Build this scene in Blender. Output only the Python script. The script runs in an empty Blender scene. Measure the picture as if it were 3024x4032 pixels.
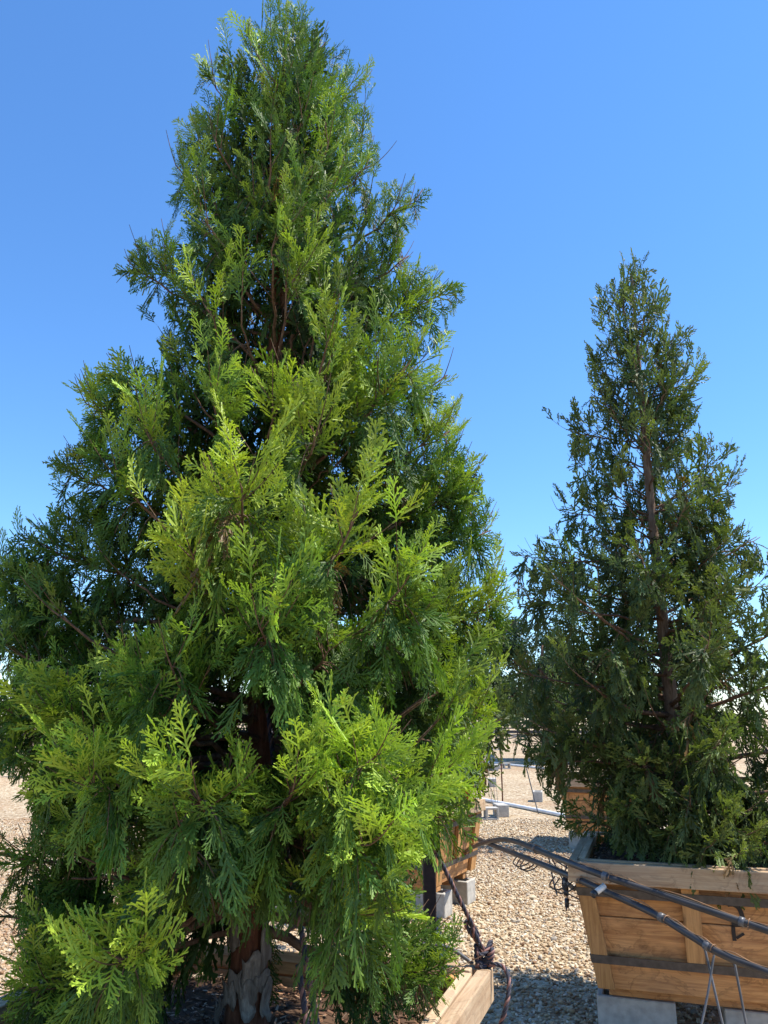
import bpy, math, random
import numpy as np
from mathutils import Vector, Matrix

random.seed(11)
rng = np.random.default_rng(11)
R = math.radians
S = bpy.context.scene
COL = S.collection

# ------------------------------------------------------------------ camera
CAMZ = 1.6
PITCH = 15.0
cd = bpy.data.cameras.new('camera')
cam = bpy.data.objects.new('camera', cd)
COL.objects.link(cam)
cam.location = (0, 0, CAMZ)
cam.rotation_euler = (R(90 + PITCH), 0, 0)
cd.sensor_fit = 'VERTICAL'
cd.sensor_height = 36.0
cd.sensor_width = 27.0
cd.lens = 36.0 * 769.0 / 1024.0
cd.clip_start = 0.05
cd.clip_end = 2000
S.camera = cam

# ------------------------------------------------------------------ sky, sun
SUN_AZ = 88.0      # degrees clockwise from +Y
SUN_EL = 60.0
world = bpy.data.worlds.new('World')
S.world = world
world.use_nodes = True
wn = world.node_tree
bg = wn.nodes['Background']
sky = wn.nodes.new('ShaderNodeTexSky')
sky.sky_type = 'NISHITA'
sky.sun_disc = False
sky.sun_elevation = R(SUN_EL)
sky.sun_rotation = R(SUN_AZ)
sky.altitude = 100
sky.air_density = 1.15
sky.dust_density = 0.0
sky.ozone_density = 10.0
hsn = wn.nodes.new('ShaderNodeHueSaturation')
hsn.inputs['Saturation'].default_value = 1.08
wn.links.new(sky.outputs[0], hsn.inputs['Color'])
wn.links.new(hsn.outputs[0], bg.inputs[0])
bg.inputs[1].default_value = 0.15
sl = bpy.data.lights.new('sun', 'SUN')
sun = bpy.data.objects.new('sun', sl)
COL.objects.link(sun)
sl.energy = 5.0
sl.angle = R(0.53)
sl.color = (1.0, 0.94, 0.84)
sdir = Vector((math.sin(R(SUN_AZ)) * math.cos(R(SUN_EL)), math.cos(R(SUN_AZ)) * math.cos(R(SUN_EL)), math.sin(R(SUN_EL))))
sun.rotation_euler = sdir.to_track_quat('Z', 'Y').to_euler()
sun.location = sdir * 30
S.view_settings.view_transform = 'Standard'
S.view_settings.look = 'None'
S.view_settings.exposure = 0.78
S.view_settings.gamma = 1.0
S.view_settings.use_curve_mapping = False
S.cycles.use_denoising = True
S.cycles.max_bounces = 8
S.cycles.transmission_bounces = 6
S.cycles.diffuse_bounces = 3

# ------------------------------------------------------------------ helpers
def tag(o, label=None, cat=None, group=None, kind=None):
    if label: o['label'] = label
    if cat: o['category'] = cat
    if group: o['group'] = group
    if kind: o['kind'] = kind
    return o

def empty(name, loc=(0, 0, 0), rz=0.0):
    o = bpy.data.objects.new(name, None)
    o.empty_display_size = 0.1
    o.location = loc
    o.rotation_euler = (0, 0, rz)
    COL.objects.link(o)
    return o

def npmesh(name, V, F, smooth=False):
    """V (n,3) floats, F (m,k) ints with a constant k"""
    V = np.ascontiguousarray(V, dtype=np.float32)
    F = np.ascontiguousarray(F, dtype=np.int32)
    me = bpy.data.meshes.new(name)
    m, k = F.shape
    me.vertices.add(len(V))
    me.vertices.foreach_set('co', V.ravel())
    me.loops.add(m * k)
    me.loops.foreach_set('vertex_index', F.ravel())
    me.polygons.add(m)
    me.polygons.foreach_set('loop_start', np.arange(0, m * k, k, dtype=np.int32))
    if smooth:
        me.polygons.foreach_set('use_smooth', np.ones(m, dtype=bool))
    me.update(calc_edges=True)
    return me

def mesh_obj(name, me, mat, parent=None, mw=None):
    o = bpy.data.objects.new(name, me)
    COL.objects.link(o)
    if mat is not None:
        me.materials.append(mat)
    if parent is not None:
        o.parent = parent
    if mw is not None:
        o.matrix_local = mw
    return o

def pymesh(name, V, F, smooth=False):
    me = bpy.data.meshes.new(name)
    me.from_pydata([tuple(v) for v in V], [], [tuple(f) for f in F])
    if smooth:
        me.polygons.foreach_set('use_smooth', np.ones(len(me.polygons), dtype=bool))
    me.update()
    return me

def frames(P):
    P = np.asarray(P, float)
    T = np.gradient(P, axis=0)
    T /= np.linalg.norm(T, axis=1)[:, None] + 1e-9
    ref = np.array([0.0, 0, 1]) if abs(T[0][2]) < 0.9 else np.array([1.0, 0, 0])
    A = np.zeros_like(T); B = np.zeros_like(T)
    a = np.cross(T[0], ref); a /= np.linalg.norm(a)
    for i in range(len(T)):
        a = a - T[i] * a.dot(T[i]); a /= np.linalg.norm(a) + 1e-9
        A[i] = a; B[i] = np.cross(T[i], a)
    return T, A, B

def tube(P, rad, n=6, cap=True):
    """returns verts, quads (caps collapse to tiny rings so all faces stay quads)"""
    P = np.asarray(P, float)
    rad = np.broadcast_to(np.asarray(rad, float), (len(P),)).copy()
    T, A, B = frames(P)
    if cap:
        P = np.vstack([P[:1], P, P[-1:]])
        rad = np.concatenate([[rad[0] * 0.02], rad, [rad[-1] * 0.02]])
        A = np.vstack([A[:1], A, A[-1:]]); B = np.vstack([B[:1], B, B[-1:]])
    th = np.arange(n) * 2 * math.pi / n
    ring = np.cos(th)[None, :, None] * A[:, None, :] + np.sin(th)[None, :, None] * B[:, None, :]
    V = P[:, None, :] + rad[:, None, None] * ring
    m = len(P)
    i = np.arange(m - 1)[:, None] * n
    j = np.arange(n)[None, :]
    F = np.stack([i + j, i + (j + 1) % n, i + n + (j + 1) % n, i + n + j], axis=-1).reshape(-1, 4)
    return V.reshape(-1, 3), F

class MB:
    def __init__(s): s.V = []; s.F = []; s.n = 0
    def add(s, V, F):
        s.V.append(np.asarray(V, float)); s.F.append(np.asarray(F, int) + s.n); s.n += len(V); return s
    def mesh(s, name, smooth=True): return npmesh(name, np.vstack(s.V), np.vstack(s.F), smooth)

def bez(p0, p1, p2, n):
    t = np.linspace(0, 1, n)[:, None]
    return (1 - t) ** 2 * np.asarray(p0) + 2 * t * (1 - t) * np.asarray(p1) + t ** 2 * np.asarray(p2)

def catmull(pts, per=6):
    P = [np.asarray(p, float) for p in pts]
    P = [2 * P[0] - P[1]] + P + [2 * P[-1] - P[-2]]
    out = []
    for i in range(1, len(P) - 2):
        for k in range(per):
            t = k / per
            out.append(0.5 * (2 * P[i] + (P[i + 1] - P[i - 1]) * t + (2 * P[i - 1] - 5 * P[i] + 4 * P[i + 1] - P[i + 2]) * t * t
                              + (3 * P[i] - P[i - 1] - 3 * P[i + 1] + P[i + 2]) * t ** 3))
    out.append(P[-2])
    return np.array(out)

def nrm(v):
    v = np.asarray(v, float)
    return v / (np.linalg.norm(v) + 1e-9)

# ------------------------------------------------------------------ materials
def newmat(name):
    m = bpy.data.materials.new(name); m.use_nodes = True
    nt = m.node_tree
    return m, nt, nt.nodes['Principled BSDF']

def nd(nt, typ, **kw):
    n = nt.nodes.new(typ)
    for k, v in kw.items():
        if k.startswith('i_'):
            key = k[2:]
            key = int(key) if key.isdigit() else key.replace('_', ' ')
            n.inputs[key].default_value = v
        else:
            setattr(n, k, v)
    return n

def ramp(nt, stops, fac=None):
    n = nt.nodes.new('ShaderNodeValToRGB')
    e = n.color_ramp.elements
    while len(e) < len(stops): e.new(0.5)
    for i, (p, c) in enumerate(stops):
        e[i].position = p; e[i].color = (*c, 1) if len(c) == 3 else c
    if fac is not None: nt.links.new(fac, n.inputs[0])
    return n

def mixc(nt, a, b, fac, blend='MIX'):
    n = nt.nodes.new('ShaderNodeMix'); n.data_type = 'RGBA'; n.blend_type = blend
    for val, idx in ((fac, 0), (a, 6), (b, 7)):
        if hasattr(val, 'is_output') or isinstance(val, bpy.types.NodeSocket): nt.links.new(val, n.inputs[idx])
        elif idx == 0: n.inputs[0].default_value = val
        else: n.inputs[idx].default_value = (*val, 1)
    return n.outputs[2]

def mat_simple(name, col, rough=0.6, metal=0.0, var=0.25, scale=8.0, bump=0.0, spec=0.5):
    m, nt, p = newmat(name)
    tc = nd(nt, 'ShaderNodeTexCoord')
    no = nd(nt, 'ShaderNodeTexNoise', i_Scale=scale, i_Detail=6.0)
    nt.links.new(tc.outputs['Object'], no.inputs['Vector'])
    lo = tuple(c * (1 - var) for c in col); hi = tuple(min(1, c * (1 + var)) for c in col)
    r = ramp(nt, [(0.3, lo), (0.7, hi)], no.outputs[0])
    nt.links.new(r.outputs[0], p.inputs['Base Color'])
    p.inputs['Roughness'].default_value = rough
    p.inputs['Metallic'].default_value = metal
    p.inputs['Specular IOR Level'].default_value = spec
    if bump:
        b = nd(nt, 'ShaderNodeBump', i_Strength=bump, i_Distance=0.01)
        nt.links.new(no.outputs[0], b.inputs['Height']); nt.links.new(b.outputs[0], p.inputs['Normal'])
    return m

def mat_foliage(name, old, mid, young, trans=0.30):
    m, nt, p = newmat(name)
    at = nd(nt, 'ShaderNodeAttribute', attribute_name='tint')
    sep = nd(nt, 'ShaderNodeSeparateColor'); nt.links.new(at.outputs['Color'], sep.inputs[0])
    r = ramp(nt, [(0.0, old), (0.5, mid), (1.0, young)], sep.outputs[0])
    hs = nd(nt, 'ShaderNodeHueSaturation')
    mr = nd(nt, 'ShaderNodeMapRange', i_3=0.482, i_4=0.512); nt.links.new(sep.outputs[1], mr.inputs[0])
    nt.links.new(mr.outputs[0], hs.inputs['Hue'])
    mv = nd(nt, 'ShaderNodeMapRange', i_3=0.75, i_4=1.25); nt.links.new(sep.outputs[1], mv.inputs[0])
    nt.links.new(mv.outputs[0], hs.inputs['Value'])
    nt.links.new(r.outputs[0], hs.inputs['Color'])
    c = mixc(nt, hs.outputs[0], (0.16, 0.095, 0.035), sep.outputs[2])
    nt.links.new(c, p.inputs['Base Color'])
    p.inputs['Roughness'].default_value = 0.55
    p.inputs['Specular IOR Level'].default_value = 0.32
    tr = nd(nt, 'ShaderNodeBsdfTranslucent')
    c2 = mixc(nt, c, (1.3, 1.45, 0.5), 1.0, 'MULTIPLY')
    nt.links.new(c2, tr.inputs[0])
    mx = nd(nt, 'ShaderNodeMixShader'); mx.inputs[0].default_value = trans
    nt.links.new(p.outputs[0], mx.inputs[1]); nt.links.new(tr.outputs[0], mx.inputs[2])
    nt.links.new(mx.outputs[0], nt.nodes['Material Output'].inputs[0])
    return m

def mat_wood(name, base, dark, stain=0.5, gray=0.0):
    """board timber: grain runs along the object's local X"""
    m, nt, p = newmat(name)
    tc = nd(nt, 'ShaderNodeTexCoord'); oi = nd(nt, 'ShaderNodeObjectInfo')
    add = nd(nt, 'ShaderNodeVectorMath', operation='MULTIPLY_ADD')
    nt.links.new(oi.outputs['Random'], add.inputs[0]); add.inputs[1].default_value = (17, 31, 23)
    nt.links.new(tc.outputs['Object'], add.inputs[2])
    mp = nd(nt, 'ShaderNodeMapping'); mp.inputs['Scale'].default_value = (1.6, 26, 26)
    nt.links.new(add.outputs[0], mp.inputs[0])
    g = nd(nt, 'ShaderNodeTexNoise', i_Scale=2.2, i_Detail=8.0, i_Roughness=0.65, i_Distortion=0.6)
    nt.links.new(mp.outputs[0], g.inputs[0])
    mid = tuple((a + b) / 2 for a, b in zip(base, dark))
    r = ramp(nt, [(0.28, dark), (0.45, mid), (0.62, base)], g.outputs[0])
    # water stains with ragged fronts
    mp2 = nd(nt, 'ShaderNodeMapping'); mp2.inputs['Scale'].default_value = (3.2, 4.5, 4.5)
    nt.links.new(add.outputs[0], mp2.inputs[0])
    st = nd(nt, 'ShaderNodeTexNoise', i_Scale=1.3, i_Detail=5.0, i_Roughness=0.6, i_Distortion=1.2)
    nt.links.new(mp2.outputs[0], st.inputs[0])
    sr = ramp(nt, [(0.38, (0, 0, 0)), (0.47, (0.35, 0.35, 0.35)), (0.515, (0.9, 0.9, 0.9)), (0.53, (0.10, 0.10, 0.10)), (0.75, (0.0, 0.0, 0.0))], st.outputs[0])
    sm = nd(nt, 'ShaderNodeMath', operation='MULTIPLY'); nt.links.new(sr.outputs[0], sm.inputs[0]); sm.inputs[1].default_value = stain
    c = mixc(nt, r.outputs[0], tuple(x * 0.35 for x in dark), sm.outputs[0])
    # knots
    vo = nd(nt, 'ShaderNodeTexVoronoi', i_Scale=1.0)
    mp3 = nd(nt, 'ShaderNodeMapping'); mp3.inputs['Scale'].default_value = (3.0, 6.5, 6.5)
    nt.links.new(add.outputs[0], mp3.inputs[0]); nt.links.new(mp3.outputs[0], vo.inputs[0])
    kr = ramp(nt, [(0.03, (1, 1, 1)), (0.13, (0, 0, 0))], vo.outputs['Distance'])
    c = mixc(nt, c, tuple(x * 0.25 for x in dark), kr.outputs[0])
    # weather greying in patches
    gn = nd(nt, 'ShaderNodeTexNoise', i_Scale=5.0, i_Detail=4.0); nt.links.new(add.outputs[0], gn.inputs[0])
    gr = ramp(nt, [(0.35, (0, 0, 0)), (0.75, (1, 1, 1))], gn.outputs[0])
    gm = nd(nt, 'ShaderNodeMath', operation='MULTIPLY'); nt.links.new(gr.outputs[0], gm.inputs[0]); gm.inputs[1].default_value = gray
    c = mixc(nt, c, (0.34, 0.31, 0.27), gm.outputs[0])
    hv = nd(nt, 'ShaderNodeHueSaturation'); nt.links.new(c, hv.inputs['Color'])
    mr = nd(nt, 'ShaderNodeMapRange', i_3=0.82, i_4=1.15); nt.links.new(oi.outputs['Random'], mr.inputs[0])
    nt.links.new(mr.outputs[0], hv.inputs['Value'])
    nt.links.new(hv.outputs[0], p.inputs['Base Color'])
    p.inputs['Roughness'].default_value = 0.75
    p.inputs['Specular IOR Level'].default_value = 0.25
    b = nd(nt, 'ShaderNodeBump', i_Strength=0.35, i_Distance=0.004)
    nt.links.new(g.outputs[0], b.inputs['Height']); nt.links.new(b.outputs[0], p.inputs['Normal'])
    return m

def mat_bark(name, a, b, c):
    m, nt, p = newmat(name)
    tc = nd(nt, 'ShaderNodeTexCoord')
    mp = nd(nt, 'ShaderNodeMapping'); mp.inputs['Scale'].default_value = (26, 26, 5)
    nt.links.new(tc.outputs['Object'], mp.inputs[0])
    no = nd(nt, 'ShaderNodeTexNoise', i_Scale=1.6, i_Detail=8.0, i_Roughness=0.7, i_Distortion=0.8)
    nt.links.new(mp.outputs[0], no.inputs[0])
    r = ramp(nt, [(0.3, a), (0.52, b), (0.72, c)], no.outputs[0])
    nt.links.new(r.outputs[0], p.inputs['Base Color'])
    p.inputs['Roughness'].default_value = 0.85
    p.inputs['Specular IOR Level'].default_value = 0.2
    bp = nd(nt, 'ShaderNodeBump', i_Strength=0.8, i_Distance=0.012)
    nt.links.new(no.outputs[0], bp.inputs['Height']); nt.links.new(bp.outputs[0], p.inputs['Normal'])
    return m

M = {}
M['cedar'] = mat_foliage('cedar_foliage', (0.021, 0.047, 0.014), (0.082, 0.160, 0.022), (0.33, 0.45, 0.050), 0.24)
M['cedar_far'] = mat_foliage('cedar_foliage_olive', (0.040, 0.066, 0.022), (0.095, 0.135, 0.036), (0.20, 0.25, 0.065), 0.30)
M['bark_red'] = mat_bark('cedar_bark', (0.07, 0.025, 0.014), (0.17, 0.065, 0.035), (0.27, 0.13, 0.08))
M['bark_grey'] = mat_bark('peeling_bark', (0.09, 0.068, 0.052), (0.23, 0.185, 0.15), (0.42, 0.36, 0.30))
M['bark_tan'] = mat_bark('tan_bark', (0.10, 0.06, 0.04), (0.25, 0.17, 0.12), (0.36, 0.27, 0.20))
M['twig'] = mat_bark('twig_bark', (0.08, 0.045, 0.03), (0.17, 0.10, 0.065), (0.26, 0.18, 0.13))
M['wood'] = mat_wood('box_timber', (0.62, 0.32, 0.12), (0.30, 0.12, 0.042), 0.5, 0.12)
M['cleat'] = mat_wood('cleat_timber', (0.56, 0.30, 0.11), (0.32, 0.15, 0.05), 0.15, 0.08)
M['rim'] = mat_wood('rim_timber', (0.58, 0.42, 0.26), (0.36, 0.21, 0.11), 0.35, 0.18)
M['strap'] = mat_simple('strap_steel', (0.085, 0.075, 0.068), 0.55, 0.5, 0.3, 30)
M['concrete'] = mat_simple('concrete', (0.40, 0.375, 0.33), 0.9, 0, 0.18, 24, 0.3, 0.2)
M['poly'] = mat_simple('black_polythene', (0.040, 0.039, 0.042), 0.42, 0, 0.3, 12)
M['rust'] = mat_simple('rust', (0.13, 0.05, 0.03), 0.85, 0.2, 0.4, 40, 0.2)
M['pvc'] = mat_simple('white_pvc', (0.72, 0.71, 0.68), 0.4, 0, 0.1, 6)
M['orange'] = mat_simple('orange_paint', (0.75, 0.16, 0.03), 0.6, 0, 0.15, 10)
M['grey_plastic'] = mat_simple('grey_plastic', (0.26, 0.26, 0.25), 0.5, 0, 0.15, 20)
M['tube_grey'] = mat_simple('grey_tubing', (0.10, 0.10, 0.105), 0.4, 0, 0.3, 14)
M['wire'] = mat_simple('wire', (0.30, 0.17, 0.09), 0.55, 0.4, 0.3, 30)
M['post'] = mat_simple('dark_creosote', (0.028, 0.014, 0.011), 0.8, 0, 0.4, 20, 0.2)
M['ink'] = mat_simple('stencil_ink', (0.015, 0.012, 0.012), 0.7, 0, 0.3, 60)
M['teal'] = mat_simple('teal_tape', (0.01, 0.16, 0.13), 0.5, 0, 0.2, 40)
M['fence_dark'] = mat_simple('weathered_dark_timber', (0.06, 0.055, 0.055), 0.85, 0, 0.4, 3)
M['rope_dark'] = mat_simple('rope_navy', (0.030, 0.030, 0.045), 0.8, 0, 0.4, 60)
M['rope_orange'] = mat_simple('rope_rust', (0.20, 0.10, 0.085), 0.8, 0, 0.4, 60)

def mat_ground():
    m, nt, p = newmat('gravel_ground')
    tc = nd(nt, 'ShaderNodeTexCoord')
    vo = nd(nt, 'ShaderNodeTexVoronoi', i_Scale=26.0); nt.links.new(tc.outputs['Object'], vo.inputs[0])
    sep = nd(nt, 'ShaderNodeSeparateColor'); nt.links.new(vo.outputs['Color'], sep.inputs[0])
    r = ramp(nt, [(0.0, (0.19, 0.125, 0.07)), (0.3, (0.34, 0.25, 0.155)), (0.6, (0.43, 0.345, 0.225)), (1.0, (0.55, 0.47, 0.35))], sep.outputs[0])
    no = nd(nt, 'ShaderNodeTexNoise', i_Scale=0.55, i_Detail=5.0); nt.links.new(tc.outputs['Object'], no.inputs[0])
    pr = ramp(nt, [(0.5, (0, 0, 0)), (0.68, (0.45, 0.45, 0.45))], no.outputs[0])
    c = mixc(nt, r.outputs[0], (0.30, 0.17, 0.09), pr.outputs[0])
    n2 = nd(nt, 'ShaderNodeTexNoise', i_Scale=0.12, i_Detail=4.0); nt.links.new(tc.outputs['Object'], n2.inputs[0])
    r2 = ramp(nt, [(0.35, (0.88, 0.86, 0.84)), (0.65, (1.1, 1.08, 1.04))], n2.outputs[0])
    c = mixc(nt, c, r2.outputs[0], 1.0, 'MULTIPLY')
    nt.links.new(c, p.inputs['Base Color'])
    p.inputs['Roughness'].default_value = 0.9; p.inputs['Specular IOR Level'].default_value = 0.15
    b = nd(nt, 'ShaderNodeBump', i_Strength=0.9, i_Distance=0.02); b.invert = True
    nt.links.new(vo.outputs['Distance'], b.inputs['Height']); nt.links.new(b.outputs[0], p.inputs['Normal'])
    return m
M['ground'] = mat_ground()

def mat_pebble():
    m, nt, p = newmat('pebble')
    oi = nd(nt, 'ShaderNodeObjectInfo')
    r = ramp(nt, [(0.0, (0.17, 0.09, 0.045)), (0.15, (0.33, 0.21, 0.11)), (0.45, (0.43, 0.32, 0.195)), (0.7, (0.51, 0.42, 0.28)), (0.9, (0.62, 0.54, 0.41)), (1.0, (0.26, 0.23, 0.20))], oi.outputs['Random'])
    geo = nd(nt, 'ShaderNodeNewGeometry')
    no = nd(nt, 'ShaderNodeTexNoise', i_Scale=0.55, i_Detail=5.0); nt.links.new(geo.outputs['Position'], no.inputs[0])
    pr = ramp(nt, [(0.5, (0, 0, 0)), (0.68, (0.42, 0.42, 0.42))], no.outputs[0])
    c = mixc(nt, r.outputs[0], (0.32, 0.17, 0.08), pr.outputs[0])
    nt.links.new(c, p.inputs['Base Color'])
    p.inputs['Roughness'].default_value = 0.75; p.inputs['Specular IOR Level'].default_value = 0.3
    return m
M['pebble'] = mat_pebble()
M['soil'] = mat_simple('soil', (0.07, 0.042, 0.026), 0.95, 0, 0.5, 18, 0.8, 0.1)
def mat_litter():
    m, nt, p = newmat('bark_litter')
    at = nd(nt, 'ShaderNodeAttribute', attribute_name='tint')
    sep = nd(nt, 'ShaderNodeSeparateColor'); nt.links.new(at.outputs['Color'], sep.inputs[0])
    r = ramp(nt, [(0.0, (0.05, 0.025, 0.015)), (0.4, (0.17, 0.08, 0.04)), (0.75, (0.30, 0.16, 0.08)), (1.0, (0.42, 0.33, 0.24))], sep.outputs[0])
    nt.links.new(r.outputs[0], p.inputs['Base Color']); p.inputs['Roughness'].default_value = 0.85
    return m
M['litter'] = mat_litter()

# ------------------------------------------------------------------ ground
def grid(x0, x1, y0, y1, nx, ny, f):
    xs = np.linspace(x0, x1, nx); ys = np.linspace(y0, y1, ny)
    X, Y = np.meshgrid(xs, ys)
    V = np.stack([X, Y, f(X, Y)], -1).reshape(-1, 3)
    i = np.arange(ny - 1)[:, None] * nx + np.arange(nx - 1)[None]
    F = np.stack([i, i + 1, i + nx + 1, i + nx], -1).reshape(-1, 4)
    return V, F
V, F = grid(-700, 700, -100, 1300, 60, 60, lambda X, Y: X * 0)
tag(mesh_obj('ground', npmesh('ground', V, F), M['ground']), kind='structure')

def gravel():
    n = 250000
    y = 3.4 + (13.5 - 3.4) * rng.random(n) ** 0.95
    keep_w = 0.56 * y + 0.6
    x = (rng.random(n) * 2 - 1) * 8.2
    k = np.abs(x) < keep_w
    x, y = x[k], y[k]
    # thin out with distance
    pr = np.clip(1.25 - (y - 8.5) * 0.16, 0.25, 1)
    k = rng.random(len(x)) < pr
    x, y = x[k], y[k]
    n = len(x)
    s = 0.0085 * np.exp(rng.normal(0, 0.30, n))
    scl = np.stack([s * rng.uniform(0.9, 1.6, n), s * rng.uniform(0.75, 1.15, n), s * rng.uniform(0.5, 0.85, n)], -1)
    rot = np.stack([rng.normal(0, 0.4, n), rng.normal(0, 0.4, n), rng.uniform(0, 6.28, n)], -1)
    P = np.stack([x, y, scl[:, 2] * 0.55 * rng.uniform(0.6, 1.5, n)], -1)
    me = bpy.data.meshes.new('gravel')
    me.vertices.add(n); me.vertices.foreach_set('co', P.astype(np.float32).ravel())
    for nm, a in (('scl', scl), ('rot', rot)):
        at = me.attributes.new(nm, 'FLOAT_VECTOR', 'POINT'); at.data.foreach_set('vector', a.astype(np.float32).ravel())
    me.update()
    o = mesh_obj('gravel', me, M['pebble'])
    tag(o, 'loose beige pebbles covering the yard floor', 'gravel', kind='stuff')
    ng = bpy.data.node_groups.new('pebbles', 'GeometryNodeTree')
    ng.interface.new_socket('Geometry', in_out='INPUT', socket_type='NodeSocketGeometry')
    ng.interface.new_socket('Geometry', in_out='OUTPUT', socket_type='NodeSocketGeometry')
    gi = ng.nodes.new('NodeGroupInput'); go = ng.nodes.new('NodeGroupOutput')
    ico = ng.nodes.new('GeometryNodeMeshIcoSphere'); ico.inputs['Radius'].default_value = 1.0; ico.inputs['Subdivisions'].default_value = 2
    sp = ng.nodes.new('GeometryNodeSetPosition')
    nz = ng.nodes.new('ShaderNodeTexNoise'); nz.inputs['Scale'].default_value = 1.1
    sub = ng.nodes.new('ShaderNodeVectorMath'); sub.operation = 'SUBTRACT'; sub.inputs[1].default_value = (.5, .5, .5)
    ng.links.new(nz.outputs['Color'], sub.inputs[0])
    ng.links.new(ico.outputs[0], sp.inputs[0]); ng.links.new(sub.outputs[0], sp.inputs['Offset'])
    sm = ng.nodes.new('GeometryNodeSetMaterial'); sm.inputs['Material'].default_value = M['pebble']
    ng.links.new(sp.outputs[0], sm.inputs[0])
    ss = ng.nodes.new('GeometryNodeSetShadeSmooth'); ng.links.new(sm.outputs[0], ss.inputs[0])
    ip = ng.nodes.new('GeometryNodeInstanceOnPoints')
    a1 = ng.nodes.new('GeometryNodeInputNamedAttribute'); a1.data_type = 'FLOAT_VECTOR'; a1.inputs['Name'].default_value = 'scl'
    a2 = ng.nodes.new('GeometryNodeInputNamedAttribute'); a2.data_type = 'FLOAT_VECTOR'; a2.inputs['Name'].default_value = 'rot'
    er = ng.nodes.new('FunctionNodeEulerToRotation'); ng.links.new(a2.outputs[0], er.inputs[0])
    ng.links.new(gi.outputs[0], ip.inputs['Points']); ng.links.new(ss.outputs[0], ip.inputs['Instance'])
    ng.links.new(er.outputs[0], ip.inputs['Rotation']); ng.links.new(a1.outputs[0], ip.inputs['Scale'])
    ng.links.new(ip.outputs[0], go.inputs[0])
    md = o.modifiers.new('pebbles', 'NODES'); md.node_group = ng
gravel()

# ------------------------------------------------------------------ boards and boxes
def prism(name, uv, n0, n1, mat, parent, frame, along='u', bevel=0.004):
    """a board: a quad uv [(u,v)*4] in a wall frame (origin,u,v,n) extruded n0..n1; local X = along the grain"""
    O, U, Vv, N = frame
    uv = np.array(uv, float)
    c = uv.mean(0)
    nc = (n0 + n1) / 2
    org = O + U * c[0] + Vv * c[1] + N * nc
    if along == 'u': X, Y = U, Vv
    else: X, Y = Vv, -U
    Z = np.cross(X, Y)
    pts = []
    for nn in (n0, n1):
        for (a, b) in uv:
            w = U * (a - c[0]) + Vv * (b - c[1]) + N * (nn - nc)
            pts.append((w @ X, w @ Y, w @ Z))
    F = [(0, 3, 2, 1), (4, 5, 6, 7), (0, 1, 5, 4), (1, 2, 6, 5), (2, 3, 7, 6), (3, 0, 4, 7)]
    me = pymesh(name, pts, F)
    mw = Matrix(((X[0], Y[0], Z[0], org[0]), (X[1], Y[1], Z[1], org[1]), (X[2], Y[2], Z[2], org[2]), (0, 0, 0, 1)))
    o = mesh_obj(name, me, mat, parent, mw)
    if bevel:
        b = o.modifiers.new('bevel', 'BEVEL'); b.width = bevel; b.segments = 2; b.limit_method = 'NONE'
    return o

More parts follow.
